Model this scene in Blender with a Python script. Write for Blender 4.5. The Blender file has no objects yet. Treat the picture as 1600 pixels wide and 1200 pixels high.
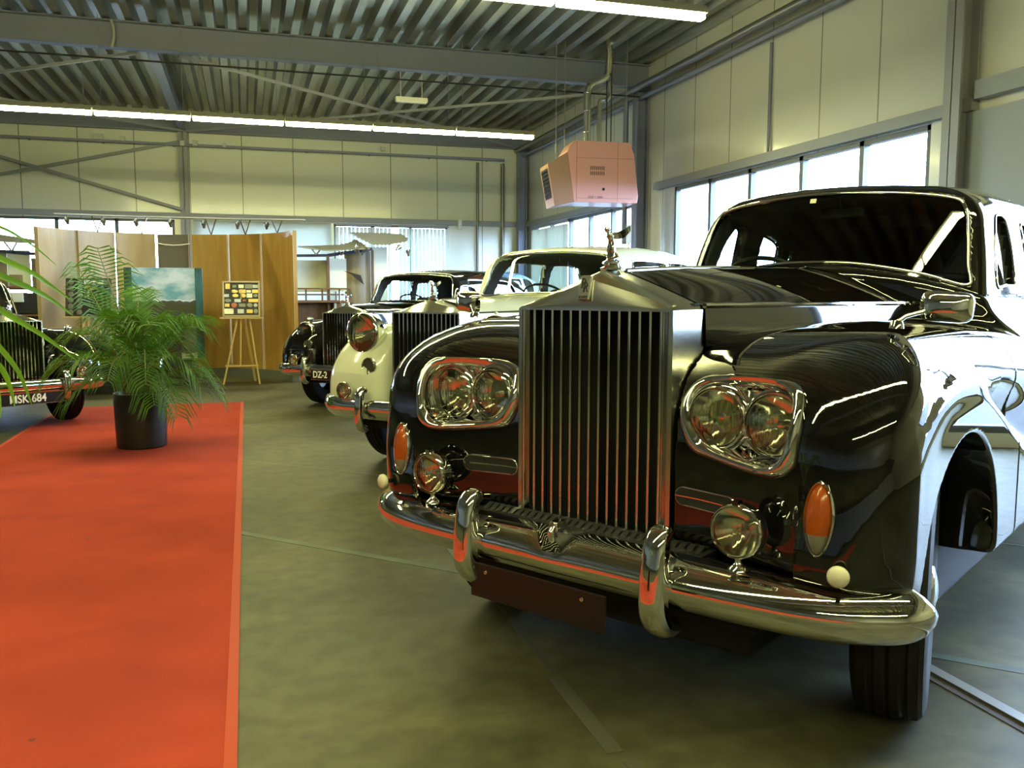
import bpy, bmesh, math, random
import numpy as np
from mathutils import Vector, Matrix
random.seed(7); np.random.seed(7)
SC = bpy.context.scene
COL = SC.collection
PI = math.pi

# ------------------------------------------------------------------ camera
CAM_F, CAM_YAW, CAM_PITCH, CAM_ROLL, CAM_H = 1370.04, 0.293578, 0.102753, 0.002283, 1.27752
fw = Vector((math.sin(CAM_YAW)*math.cos(CAM_PITCH), math.cos(CAM_YAW)*math.cos(CAM_PITCH), -math.sin(CAM_PITCH)))
rt = Vector((math.cos(CAM_YAW), -math.sin(CAM_YAW), 0))
dn = fw.cross(rt)
rt2 = rt*math.cos(CAM_ROLL) - dn*math.sin(CAM_ROLL)
dn2 = dn*math.cos(CAM_ROLL) + rt*math.sin(CAM_ROLL)
cd = bpy.data.cameras.new('camera'); cam = bpy.data.objects.new('camera', cd); COL.objects.link(cam)
M3 = Matrix((rt2, -dn2, -fw)).transposed()
cam.matrix_world = Matrix.Translation((0, 0, CAM_H)) @ M3.to_4x4()
cd.sensor_width = 36; cd.lens = CAM_F/1600*36; cd.clip_start = 0.05; cd.clip_end = 300
SC.camera = cam

# ------------------------------------------------------------------ materials
def mat(name, color=(.8, .8, .8), rough=.5, metal=0., coat=0., spec=.5, emis=None, estr=0., trans=0., ior=1.45, alpha=1.):
    m = bpy.data.materials.new(name); m.use_nodes = True
    b = m.node_tree.nodes['Principled BSDF']
    b.inputs['Base Color'].default_value = (*color, 1)
    b.inputs['Roughness'].default_value = rough
    b.inputs['Metallic'].default_value = metal
    b.inputs['Coat Weight'].default_value = coat
    b.inputs['Coat Roughness'].default_value = .02
    b.inputs['Specular IOR Level'].default_value = spec
    b.inputs['IOR'].default_value = ior
    b.inputs['Transmission Weight'].default_value = trans
    if alpha < 1: b.inputs['Alpha'].default_value = alpha
    if emis:
        b.inputs['Emission Color'].default_value = (*emis, 1); b.inputs['Emission Strength'].default_value = estr
    return m
def nodes(m): return m.node_tree.nodes, m.node_tree.links, m.node_tree.nodes['Principled BSDF']
def noisy(m, c1, c2, scale=4, detail=6, stretch=(1, 1, 1), bump=0., rr=None, dist=0., lo=.35, hi=.65):
    N, L, b = nodes(m)
    tc = N.new('ShaderNodeTexCoord'); mp = N.new('ShaderNodeMapping'); mp.inputs['Scale'].default_value = stretch
    L.new(tc.outputs['Object'], mp.inputs['Vector'])
    n = N.new('ShaderNodeTexNoise'); n.inputs['Scale'].default_value = scale; n.inputs['Detail'].default_value = detail
    n.inputs['Distortion'].default_value = dist
    L.new(mp.outputs[0], n.inputs['Vector'])
    r = N.new('ShaderNodeValToRGB'); r.color_ramp.elements[0].position = lo; r.color_ramp.elements[1].position = hi
    r.color_ramp.elements[0].color = (*c1, 1); r.color_ramp.elements[1].color = (*c2, 1)
    L.new(n.outputs['Fac'], r.inputs['Fac']); L.new(r.outputs['Color'], b.inputs['Base Color'])
    if rr:
        q = N.new('ShaderNodeMapRange'); q.inputs['To Min'].default_value = rr[0]; q.inputs['To Max'].default_value = rr[1]
        L.new(n.outputs['Fac'], q.inputs['Value']); L.new(q.outputs[0], b.inputs['Roughness'])
    if bump:
        bp = N.new('ShaderNodeBump'); bp.inputs['Strength'].default_value = bump; bp.inputs['Distance'].default_value = .01
        L.new(n.outputs['Fac'], bp.inputs['Height']); L.new(bp.outputs[0], b.inputs['Normal'])
    return m, n, r
def thin_glass(name, tint=(.9, .95, .95), a=.12, rough=.0):
    # real sheet glass: mixes a clear transmission with a mirror by Fresnel
    m = bpy.data.materials.new(name); m.use_nodes = True
    N, L = m.node_tree.nodes, m.node_tree.links
    N.remove(N['Principled BSDF']); out = N['Material Output']
    t = N.new('ShaderNodeBsdfTransparent'); t.inputs[0].default_value = (*tint, 1)
    g = N.new('ShaderNodeBsdfGlossy'); g.inputs['Roughness'].default_value = rough; g.inputs[0].default_value = (1, 1, 1, 1)
    lw = N.new('ShaderNodeLayerWeight'); lw.inputs['Blend'].default_value = .5
    pw = N.new('ShaderNodeMath'); pw.operation = 'POWER'; pw.inputs[1].default_value = 5.0; L.new(lw.outputs['Facing'], pw.inputs[0])
    ad = N.new('ShaderNodeMath'); ad.operation = 'MULTIPLY_ADD'; ad.inputs[1].default_value = .9; ad.inputs[2].default_value = .05; ad.use_clamp = True
    x = N.new('ShaderNodeMixShader')
    L.new(pw.outputs[0], ad.inputs[0]); L.new(ad.outputs[0], x.inputs[0]); L.new(t.outputs[0], x.inputs[1]); L.new(g.outputs[0], x.inputs[2]); L.new(x.outputs[0], out.inputs[0])
    return m

BLACK = mat('black_car_paint', (.0035, .0035, .004), .04, coat=1., spec=.5)
WHITE = mat('cream_white_paint', (.76, .80, .65), .16, coat=.6)
CHROME = mat('chrome', (.82, .82, .80), .045, 1.)
STEEL = mat('polished_steel', (.72, .72, .66), .2, 1.)
DULLCHROME = mat('worn_chrome', (.6, .6, .57), .2, 1.)
RUBBER = mat('tyre_rubber', (.006, .006, .0065), .6, spec=.35)
DARK = mat('dark_void', (.004, .004, .004), .8)
DARKTRIM = mat('dark_trim', (.012, .012, .013), .45)
LENS = mat('lamp_glass', (.9, .92, .88), .03, trans=1., ior=1.45)
AMBER = mat('amber_lens', (.30, .055, .004), .2, coat=.3)
CLEARLENS = mat('grey_clear_lens', (.15, .15, .12), .15, coat=.5)
MARKERM = mat('pale_reflector', (.62, .60, .48), .35)
GLASS = thin_glass('window_glass', (.86, .93, .92))
WSGLASS = thin_glass('windscreen_glass', (.62, .72, .74))
SEAT = mat('dark_leather', (.03, .022, .018), .5)
HEADLINER = mat('headlining', (.055, .05, .045), .9)

# ------------------------------------------------------------------ objects
def link(o, parent=None):
    COL.objects.link(o)
    if parent is not None: o.parent = parent
    return o
def mesh_obj(name, V, F, m, parent=None, smooth=True, normals=None, sharp=None):
    me = bpy.data.meshes.new(name)
    me.from_pydata([tuple(map(float, v)) for v in V], [], [tuple(map(int, f)) for f in F]); me.update()
    if m is not None:
        for k in (m if isinstance(m, (list, tuple)) else [m]): me.materials.append(k)
    if smooth:
        me.shade_smooth()
        if sharp is not None: me.set_sharp_from_angle(angle=math.radians(sharp))
    if normals is not None: me.normals_split_custom_set_from_vertices([tuple(map(float, n)) for n in normals])
    return link(bpy.data.objects.new(name, me), parent)
def bm_obj(name, bm, m, parent=None, smooth=False, sharp=40):
    bmesh.ops.recalc_face_normals(bm, faces=bm.faces)
    me = bpy.data.meshes.new(name); bm.to_mesh(me); bm.free()
    if m is not None:
        for k in (m if isinstance(m, (list, tuple)) else [m]): me.materials.append(k)
    if smooth: me.shade_smooth(); me.set_sharp_from_angle(angle=math.radians(sharp))
    return link(bpy.data.objects.new(name, me), parent)
def thing(name, label, cat, loc=(0, 0, 0), rz=0., group=None):
    o = bpy.data.objects.new(name, None); COL.objects.link(o)
    o.location = loc; o.rotation_euler = (0, 0, rz); o.empty_display_size = .2
    return tag(o, label, cat, group)
def tag(o, label=None, cat=None, group=None, kind=None):
    if label: o['label'] = label
    if cat: o['category'] = cat
    if group: o['group'] = group
    if kind: o['kind'] = kind
    return o
def struct(o): o['kind'] = 'structure'; return o

class MB:
    """collects shapes into one mesh"""
    def __init__(s): s.V = []; s.F = []; s.mi = []; s.cur = 0
    def add(s, V, F):
        n = len(s.V); s.V += [tuple(v) for v in V]; s.F += [tuple(i+n for i in f) for f in F]; s.mi += [s.cur]*len(F); return s
    def box(s, c, d, M=None):
        x, y, z = d[0]/2, d[1]/2, d[2]/2
        V = [Vector((a*x, b*y, e*z)) for a in (-1, 1) for b in (-1, 1) for e in (-1, 1)]
        if M is not None: V = [M @ v for v in V]
        V = [v+Vector(c) for v in V]
        return s.add(V, [(0, 1, 3, 2), (4, 6, 7, 5), (0, 4, 5, 1), (2, 3, 7, 6), (0, 2, 6, 4), (1, 5, 7, 3)])
    def bar(s, a, b, w, h=None, up=(0, 0, 1)):
        a, b = Vector(a), Vector(b); h = h or w; d = (b-a).normalized(); up = Vector(up)
        if abs(d.dot(up)) > .98: up = Vector((1, 0, 0))
        r = d.cross(up).normalized()*(w/2); u = r.cross(d).normalized()*(h/2)
        V = [p+sr*r+su*u for p in (a, b) for sr, su in ((-1, -1), (1, -1), (1, 1), (-1, 1))]
        return s.add(V, [(3, 2, 1, 0), (4, 5, 6, 7), (0, 1, 5, 4), (1, 2, 6, 5), (2, 3, 7, 6), (3, 0, 4, 7)])
    def tube(s, pts, r, n=10, cap=True, closed=False, sx=1., sy=1., up=None):
        pts = [Vector(p) for p in pts]; m = len(pts)
        rs = r if isinstance(r, (list, tuple)) else [r]*m
        V = []; F = []; prev = Vector(up) if up else None
        for i, p in enumerate(pts):
            if closed: d = pts[(i+1) % m]-pts[i-1]
            else: d = pts[min(i+1, m-1)]-pts[max(i-1, 0)]
            d.normalize()
            if prev is None: prev = Vector((0, 0, 1)) if abs(d.z) < .9 else Vector((1, 0, 0))
            a = (prev - d*prev.dot(d))
            if a.length < 1e-6: a = d.orthogonal()
            a.normalize(); b = d.cross(a)
            if up is None: prev = a
            for k in range(n):
                t = 2*PI*k/n; V.append(p+a*math.cos(t)*rs[i]*sx+b*math.sin(t)*rs[i]*sy)
        for i in range(m if closed else m-1):
            j = (i+1) % m
            for k in range(n): F.append((i*n+k, i*n+(k+1) % n, j*n+(k+1) % n, j*n+k))
        if cap and not closed: F.append(tuple(range(n-1, -1, -1))); F.append(tuple(range((m-1)*n, m*n)))
        return s.add(V, F)
    def lathe(s, prof, n=32, c=(0, 0, 0), axis='z', M=None):
        V = []; F = []; m = len(prof)
        for r, h in prof:
            for k in range(n):
                t = 2*PI*k/n; x, y = r*math.cos(t), r*math.sin(t)
                v = Vector((x, y, h)) if axis == 'z' else (Vector((x, h, y)) if axis == 'y' else Vector((h, x, y)))
                if M is not None: v = M @ v
                V.append(v+Vector(c))
        for i in range(m-1):
            for k in range(n): F.append((i*n+k, i*n+(k+1) % n, (i+1)*n+(k+1) % n, (i+1)*n+k))
        return s.add(V, F)
    def sweep(s, path, prof, frames, closed_path=False, closed_prof=True):
        """path points, 2D profile points, frames = list of (a,b) axes"""
        V = []; n = len(prof); m = len(path)
        for p, (a, b) in zip(path, frames):
            for q in prof: V.append(Vector(p)+Vector(a)*q[0]+Vector(b)*q[1])
        F = []
        for i in range(m if closed_path else m-1):
            j = (i+1) % m
            for k in range(n if closed_prof else n-1):
                F.append((i*n+k, j*n+k, j*n+(k+1) % n, i*n+(k+1) % n))
        if closed_prof and not closed_path: F.append(tuple(range(n-1, -1, -1))); F.append(tuple(range((m-1)*n, m*n)))
        return s.add(V, F)
    def build(s, name, m, parent=None, smooth=False, sharp=40):
        bm = bmesh.new(); vs = [bm.verts.new(v) for v in s.V]
        for f, mi in zip(s.F, s.mi):
            try:
                q = bm.faces.new([vs[i] for i in f]); q.material_index = mi
            except ValueError: pass
        bmesh.ops.remove_doubles(bm, verts=bm.verts, dist=1e-5)
        return bm_obj(name, bm, m, parent, smooth, sharp)
def bevel(o, w=.005, seg=2):
    b = o.modifiers.new('bevel', 'BEVEL'); b.width = w; b.segments = seg; b.limit_method = 'ANGLE'; b.angle_limit = math.radians(35)
    return o
def catmull(P, n=8, closed=False):
    P = [np.array(p, float) for p in P]; m = len(P); out = []
    for i in range(m if closed else m-1):
        g = lambda k: P[k % m] if closed else P[min(max(k, 0), m-1)]
        a, b, c, d = g(i-1), g(i), g(i+1), g(i+2)
        for j in range(n):
            t = j/n
            out.append(.5*((2*b)+(c-a)*t+(2*a-5*b+4*c-d)*t*t+(3*b-a-3*c+d)*t**3))
    if not closed: out.append(P[-1])
    return np.array(out)
def copy_tree(root, loc=None, rz=None, **tags):
    def cp(o, par):
        c = o.copy(); COL.objects.link(c); c.parent = par
        for ch in [x for x in o.children]: cp(ch, c)
        return c
    r = cp(root, None)
    if loc is not None: r.location = loc
    if rz is not None: r.rotation_euler = (0, 0, rz)
    for k, v in tags.items(): r[k] = v
    return r

# ------------------------------------------------------------------ implicit surfaces
def smax(a, b, k):
    if k <= 0: return np.maximum(a, b)
    h = np.maximum(k-np.abs(a-b), 0)/k
    return np.maximum(a, b)+h*h*k*.25
def smin(a, b, k): return -smax(-a, -b, k)
def pl(x, pts):      # smooth-ish piecewise interpolation
    xs = [p[0] for p in pts]; ys = [p[1] for p in pts]
    key = tuple(map(tuple, pts))
    if key not in pl.c:
        d = catmull(pts, 8); xx = d[:, 0]; o = np.argsort(xx, kind='stable'); pl.c[key] = (xx[o], d[o, 1])
    a, b = pl.c[key]; return np.interp(x, a, b)
pl.c = {}
def poly_sd(px, py, poly):
    """signed distance to a closed polygon (negative inside)"""
    d = np.full(px.shape, 1e9); ins = np.zeros(px.shape, bool); n = len(poly)
    for i in range(n):
        ax, ay = poly[i]; bx, by = poly[(i+1) % n]
        ex, ey = bx-ax, by-ay; wx, wy = px-ax, py-ay
        t = np.clip((wx*ex+wy*ey)/(ex*ex+ey*ey+1e-12), 0, 1)
        d = np.minimum(d, (wx-ex*t)**2+(wy-ey*t)**2)
        c = ((ay > py) != (by > py)) & (px < (bx-ax)*(py-ay)/(by-ay+1e-12)+ax)
        ins ^= c
    d = np.sqrt(d); return np.where(ins, -d, d)
def grad(F, P, e=.0015):
    g = np.zeros_like(P)
    for k in range(3):
        q = P.copy(); q[:, k] += e; r = P.copy(); r[:, k] -= e
        g[:, k] = (F(q[:, 0], q[:, 1], q[:, 2])-F(r[:, 0], r[:, 1], r[:, 2]))/(2*e)
    return g
def surface(F, lo, hi, h, iters=4):
    """surface nets with projection on to F=0; returns verts, quads, normals"""
    lo = np.array(lo, float); hi = np.array(hi, float)
    n = np.ceil((hi-lo)/h).astype(int)+1
    ax = [lo[k]+h*np.arange(n[k]) for k in range(3)]
    vals = np.empty(n, np.float64)
    YY, ZZ = np.meshgrid(ax[1], ax[2], indexing='ij')
    step = max(1, int(400000/YY.size))
    for i in range(0, n[0], step):
        xs = ax[0][i:i+step]
        X = np.repeat(xs, YY.size); Y = np.tile(YY.ravel(), len(xs)); Z = np.tile(ZZ.ravel(), len(xs))
        vals[i:i+step] = F(X, Y, Z).reshape(len(xs), n[1], n[2])
    vals[np.abs(vals) < 1e-9] = 1e-9
    S = vals < 0
    c = np.zeros(tuple(n-1), np.int8)
    for a in (0, 1):
        for b in (0, 1):
            for d in (0, 1): c += S[a:n[0]-1+a, b:n[1]-1+b, d:n[2]-1+d]
    act = (c > 0) & (c < 8); idx = np.argwhere(act); ids = np.full(tuple(n-1), -1, np.int64); ids[act] = np.arange(len(idx))
    acc = np.zeros((len(idx), 3)); cnt = np.zeros(len(idx))
    I = idx
    for a in range(3):
        o1, o2 = [k for k in range(3) if k != a]
        for p in (0, 1):
            for q in (0, 1):
                A = I.copy(); A[:, o1] += p; A[:, o2] += q; B = A.copy(); B[:, a] += 1
                va = vals[A[:, 0], A[:, 1], A[:, 2]]; vb = vals[B[:, 0], B[:, 1], B[:, 2]]
                m = (va < 0) != (vb < 0); t = np.where(m, va/(va-vb+1e-30), 0)
                P = A.astype(float); P[:, a] += t
                acc[m] += P[m]; cnt[m] += 1
    V = lo+h*(acc/cnt[:, None])
    quads = []
    for a in range(3):
        o1, o2 = [(1, 2), (2, 0), (0, 1)][a]
        sl0 = [slice(None)]*3; sl1 = [slice(None)]*3; sl0[a] = slice(0, -1); sl1[a] = slice(1, None)
        s0 = S[tuple(sl0)]; s1 = S[tuple(sl1)]; E = np.argwhere(s0 != s1)
        ok = (E[:, o1] > 0) & (E[:, o2] > 0) & (E[:, o1] < n[o1]-1) & (E[:, o2] < n[o2]-1); E = E[ok]
        def cid(d1, d2):
            Q = E.copy(); Q[:, o1] -= d1; Q[:, o2] -= d2; return ids[Q[:, 0], Q[:, 1], Q[:, 2]]
        q = np.stack([cid(1, 1), cid(0, 1), cid(0, 0), cid(1, 0)], 1)
        fl = ~s0[E[:, 0], E[:, 1], E[:, 2]]
        q[fl] = q[fl][:, ::-1]; quads.append(q)
    Q = np.concatenate(quads)
    V0 = V.copy()
    for _ in range(iters):
        f = F(V[:, 0], V[:, 1], V[:, 2]); g = grad(F, V); gg = (g*g).sum(1)+1e-6
        st = -(f/gg)[:, None]*g; ln = np.linalg.norm(st, axis=1, keepdims=True); st *= np.minimum(1, .5*h/(ln+1e-9)); V = V+st
    dv = V-V0; ln = np.linalg.norm(dv, axis=1, keepdims=True); V = V0+dv*np.minimum(1, 1.2*h/(ln+1e-9))
    g = grad(F, V); g /= np.linalg.norm(g, axis=1, keepdims=True)+1e-9
    return V, Q, g
def surf_obj(name, F, lo, hi, h, m, parent=None, mirror=False, inner=None):
    V, Q, N = surface(F, lo, hi, h)
    V0 = V
    if mirror:
        V = V*[-1, 1, 1]; N = N*[-1, 1, 1]; Q = Q[:, ::-1]
    o = mesh_obj(name, V, Q, m, parent, True, N)
    if isinstance(m, list): line_inside(o, V, Q, inner)
    return o
def line_inside(o, V, Q, G):
    # faces on the inner skin take the second material (headlining)
    c = V[np.asarray(Q)].mean(1); f = G(c[:, 0], c[:, 1], c[:, 2]); o.data.polygons.foreach_set('material_index', (f < -.03).astype(np.int32)); o.data.update()
def bis(F, P, axis, a, b, it=22):
    """first root of F along an axis between a (outside) and b (inside), vectorised march + bisection"""
    P = np.array(P, float); n = len(P); lo = np.full(n, float(a)); hi = np.full(n, np.nan)
    ts = np.linspace(a, b, 60); prev = np.full(n, float(a))
    found = np.zeros(n, bool)
    for t in ts:
        Q = P.copy(); Q[:, axis] = t; f = F(Q[:, 0], Q[:, 1], Q[:, 2])
        m = (f < 0) & ~found; lo[m] = prev[m]; hi[m] = t; found |= m; prev[:] = t
    hi[~found] = b; lo[~found] = b
    for _ in range(it):
        mid = (lo+hi)/2; Q = P.copy(); Q[:, axis] = mid; f = F(Q[:, 0], Q[:, 1], Q[:, 2]); m = f < 0
        hi = np.where(m, mid, hi); lo = np.where(m, lo, mid)
    P[:, axis] = (lo+hi)/2; return P
def loop_tube(name, P, N, w, h, m, parent, lift=0., closed=True, nseg=8):
    """rounded moulding along a surface curve: P points, N surface normals"""
    mb = MB(); P = np.array(P); n = len(P); prof = [(math.cos(2*PI*k/nseg)*w/2, math.sin(2*PI*k/nseg)*h/2) for k in range(nseg)]
    fr = []
    for i in range(n):
        d = P[(i+1) % n]-P[i-1] if closed else P[min(i+1, n-1)]-P[max(i-1, 0)]
        d = Vector(d).normalized(); nn = Vector(N[i]); nn = (nn-d*nn.dot(d)).normalized(); fr.append((d.cross(nn), nn))
    mb.sweep([Vector(p)+f[1]*lift for p, f in zip(P, fr)], prof, fr, closed_path=closed)
    return mb.build(name, m, parent, True, 60)
# ================================================================== the large black limousine
LIM_X, LIM_Y, LIM_A = 0.86940563, 2.41494555, 0.99966651
lim = thing('limousine', 'large black limousine nearest the camera with twin headlamps in chrome surrounds', 'car', (LIM_X, LIM_Y, 0), -LIM_A)
SHAPE_FLARE = catmull([(.07, .60), (.14, .76), (.27, .92), (.47, 1.02), (.68, 1.05), (.88, 1.01), (1.2, .90), (1.55, .75), (1.95, .60), (2.3, .49), (1.7, .42), (.9, .42), (.35, .47), (.12, .54)], 4, True)
ARCH = (.722, .455, .422); ARCH2 = (4.2, .45, .40)
def lim_face(w, z):
    t = np.clip((.74-w)/.42, 0, 1); t = t*t*(3-2*t)
    return .085+.095*t+pl(z, [(.2, .06), (.42, .04), (.6, .0), (.8, .0), (.92, .012), (1.0, .04), (1.06, .085), (1.12, .16), (1.17, .28), (1.21, .5), (1.4, 1.)])
def lim_low(x, y, z, pod=True):
    w = np.abs(x)
    ct = pl(y, [(0, 1.19), (.3, 1.20), (.7, 1.20), (1.3, 1.185), (2, 1.15), (3, 1.10), (4, 1.09), (5, 1.05), (5.6, .98), (6, .9)])
    top = z-(ct-.20*np.maximum(.76-w, 0)**2)
    wo = pl(y, [(0, .90), (.15, .935), (.35, .945), (.8, .935), (2, .935), (4.5, .94), (5.3, .92), (5.9, .80), (6.1, .75)])
    uc = np.clip((1.03-z)/.17, 0, 1); uc = uc*uc*(3-2*uc); wo = wo-.35*np.maximum(z-.96, 0)**2*2.0-.10*np.maximum(.62-z, 0)-.085*uc*np.clip((1.7-y)/.5, 0, 1)*np.clip((y-.22)/.3, 0, 1)
    out = w-wo
    f = smax(top, out, .26)
    f = smax(f, (lim_face(w, z)-y)*.9, .16)
    f = smax(f, y-(5.85-.5*np.maximum(z-.6, 0)**2), .2)
    zb = pl(y, [(0, .55), (.2, .55), (.5, .52), (1.0, .47), (1.6, .42), (3, .40), (6, .42)])
    f = smax(f, zb-z, .04)
    # tub under the glasshouse
    wt = pl(z, [(.5, .93), (.95, .92), (1.08, .85), (1.18, .755), (1.28, .70), (1.36, .665), (1.5, .64)])
    tub = smax(w-wt-.04*np.clip((y-2.2)/1., 0, 1), z-(1.405-.27*w*w+.0*y), .03)
    tub = smax(tub, (1.80+.22*w*w-.0*z)-y, .05); tub = smax(tub, y-5.3, .3); tub = smax(tub, .45-z, .03)
    f = smin(f, tub, .05)
    # wheel arch flare
    m = w > .7
    if m.any():
        d = np.full(w.shape, .5)
        d[m] = poly_sd(y[m], z[m], SHAPE_FLARE)
        fl = smax(d+.008, w-.950, .045); fl = smax(fl, w-pl(y, [(-.1, .70), (0, .74), (.1, .84), (.2, .925), (.3, .952), (.5, .96), (1, .96), (3, .96)]), .03); fl = smax(fl, .6-w, .0)
        f = np.where(m, smin(f, fl, .06), f)
    for yc, zc, R in (ARCH, ARCH2):
        dz = np.maximum(z-zc, 0); da = np.sqrt((y-yc)**2+dz*dz)-R
        f = smax(f, -smax(da, .56-w, .03), .012)
    # radiator slot
    f = smax(f, -np.maximum(np.maximum(w-.292, y-.42), -.0-y), 0)
    f = smax(f, -np.maximum(np.maximum(w-.292, y-.42), .48-z), 0)
    return f
POD_OUT = [(.423, 1.044), (.627, 1.046), (.680, 1.034), (.700, .985), (.695, .897), (.685, .84), (.645, .808), (.568, .804), (.432, .818), (.351, .834), (.315, .884), (.301, .953), (.335, 1.022)]
POD_IN = [(.345, .989), (.39, 1.014), (.492, 1.026), (.618, 1.024), (.664, .992), (.668, .936), (.652, .867), (.615, .836), (.550, .836), (.425, .852), (.368, .889), (.340, .941)]
def by_angle(c, n=84, ce=(.5, .93)):
    c = catmull(c, 10, True); a = np.arctan2(c[:, 1]-ce[1], c[:, 0]-ce[0]); r = np.hypot(c[:, 0]-ce[0], c[:, 1]-ce[1]); o = np.argsort(a); a, r = a[o], r[o]
    t = np.linspace(-PI, PI, n, endpoint=False); q = np.interp(t, np.concatenate([a-2*PI, a, a+2*PI]), np.concatenate([r, r, r]))
    return np.stack([ce[0]+q*np.cos(t), ce[1]+q*np.sin(t)], 1)
PO = by_angle(POD_OUT); PI_ = by_angle(POD_IN)
def lim_pod(x, y, z):
    f = lim_low(x, y, z); w = np.abs(x)
    m = (y < .34) & (w > .27) & (w < .74) & (z > .76) & (z < 1.09)
    if m.any():
        d = poly_sd(w[m], z[m], PI_)
        f = f.copy(); f[m] = np.maximum(f[m], -np.maximum(d-.004, y[m]-.30))
    return f
def cut(F, y0, y1, z0=-9, z1=9, x0=-9, x1=9):
    return lambda x, y, z: np.maximum.reduce([F(x, y, z), y0-y, y-y1, z0-z, z-z1, x0-x, x-x1])
G = 1.0
for sg in (1, -1):
    o = surf_obj('front_wing', cut(lim_pod, -1, 1.42, x0=.02), (.01, .04, .38), (1.02, 1.45, 1.26), .0095*G, BLACK, lim, mirror=(sg < 0))
o = surf_obj('body_shell', cut(lim_low, 1.428, 9), (-1.02, 1.40, .36), (1.02, 6.0, 1.44), .022*G, BLACK, lim)

# ---- glasshouse
def lim_gh(x, y, z):
    w = np.abs(x)
    wg = pl(z, [(1.1, .73), (1.28, .70), (1.5, .665), (1.66, .625), (1.72, .60), (1.9, .5)])
    f = smax(w-wg-.05*np.clip((y-2.2)/1.2, 0, 1), (z-(pl(y, [(1.9, 1.75), (2.1, 1.772), (2.6, 1.80), (3.4, 1.80), (4.4, 1.76), (5.0, 1.66), (5.6, 1.3)])-.13*w*w)), .14)
    yw = 1.94+.45*(z-1.29)-.13*(1-(w/.65)**2)
    f = smax(f, (yw-y)*.91, .05)
    f = smax(f, (y-(5.15-.75*(z-1.3)))*.8, .2)
    return f
WS_OUT = catmull([(-.628, 1.318), (-.45, 1.368), (-.2, 1.412), (0, 1.420), (.2, 1.412), (.45, 1.368), (.628, 1.318), (.622, 1.40), (.600, 1.55), (.578, 1.640), (.520, 1.690), (.3, 1.722), (0, 1.735), (-.3, 1.722), (-.520, 1.690), (-.578, 1.640), (-.600, 1.55), (-.622, 1.40)], 6, True)
SW = [catmull(c, 5, True) for c in (
    [(2.16, 1.32), (2.3, 1.318), (2.44, 1.318), (2.47, 1.35), (2.47, 1.58), (2.44, 1.625), (2.38, 1.63), (2.30, 1.61), (2.22, 1.50)],
    [(2.74, 1.318), (2.9, 1.318), (3.04, 1.318), (3.07, 1.35), (3.06, 1.53), (3.03, 1.57), (2.9, 1.60), (2.76, 1.61), (2.71, 1.58), (2.71, 1.35)],
    [(3.18, 1.33), (3.22, 1.325), (3.27, 1.33), (3.285, 1.36), (3.27, 1.48), (3.24, 1.53), (3.20, 1.55), (3.17, 1.52), (3.165, 1.40)])]
def lim_cab(x, y, z):
    f = lim_gh(x, y, z); w = np.abs(x)
    f = np.maximum(f, -(f+.05)); f = np.maximum(f, 1.27-z)
    m = y < 2.6
    if m.any(): f[m] = np.maximum(f[m], -np.maximum(poly_sd(x[m], z[m], WS_OUT), y[m]-2.45))
    m = (w > .5) & (z > 1.28) & (z < 1.70)
    if m.any():
        for s_ in SW: f[m] = np.maximum(f[m], -poly_sd(y[m], z[m], s_))
    return f
surf_obj('cabin_roof', cut(lim_cab, 1.7, 3.0), (-.80, 1.75, 1.24), (.80, 3.05, 1.84), .0125*G, [BLACK, HEADLINER], lim, inner=lim_gh)
surf_obj('rear_roof', cut(lim_cab, 3.0, 6.), (-.80, 2.97, 1.24), (.80, 5.4, 1.84), .022*G, [BLACK, HEADLINER], lim, inner=lim_gh)
def ws_loop(F, cont, y0=1.6, y1=2.5, off=0.):
    P = np.array([(p[0], 0, p[1]) for p in cont]); P = bis(F, P, 1, y0, y1); N = grad(F, P); return P, N/np.linalg.norm(N, axis=1, keepdims=True)
P, N_ = ws_loop(lim_gh, WS_OUT)
loop_tube('windscreen_trim', P, N_, .015, .014, CHROME, lim, .0)['label'] = 'chrome windscreen surround'
def patch(F, cont, axis, a, b, n=22, m=14, off=.01):
    """glass pane inside a contour on an implicit surface (axis = direction searched)"""
    c = np.array(cont); ce = c.mean(0); rings = np.linspace(0, 1, m)[1:]; K = len(c)
    pts2 = [ce]+[ce+(q-ce)*r for r in rings for q in c]
    P = np.zeros((len(pts2), 3)); pts2 = np.array(pts2)
    ot = [k for k in range(3) if k != axis]; P[:, ot[0]] = pts2[:, 0]; P[:, ot[1]] = pts2[:, 1]
    P = bis(F, P, axis, a, b); N = grad(F, P); N /= np.linalg.norm(N, axis=1, keepdims=True); P = P-N*off
    Fc = [(0, 1+k, 1+(k+1) % K) for k in range(K)]
    for r in range(m-2):
        for k in range(K): Fc.append((1+r*K+k, 1+(r+1)*K+k, 1+(r+1)*K+(k+1) % K, 1+r*K+(k+1) % K))
    return P, Fc, N
P, Fc, N = patch(lim_gh, WS_OUT, 1, 1.6, 2.5); g = mesh_obj('windscreen', P, Fc, WSGLASS, lim, True, N); g['label'] = 'dark reflective windscreen glass'
for s_ in SW:
    for sg in (1, -1):
        P, Fc, N = patch(lim_gh, s_, 0, sg*1.2, 0, m=6, off=.02); mesh_obj('side_window', P, Fc, GLASS, lim, True, N)
        P, N = np.array([(0, p[0], p[1]) for p in s_]), None
        P = bis(lim_gh, P, 0, sg*1.2, 0); N = grad(lim_gh, P); N /= np.linalg.norm(N, axis=1, keepdims=True)
        loop_tube('window_trim', P, N, .014, .012, CHROME, lim)
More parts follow.
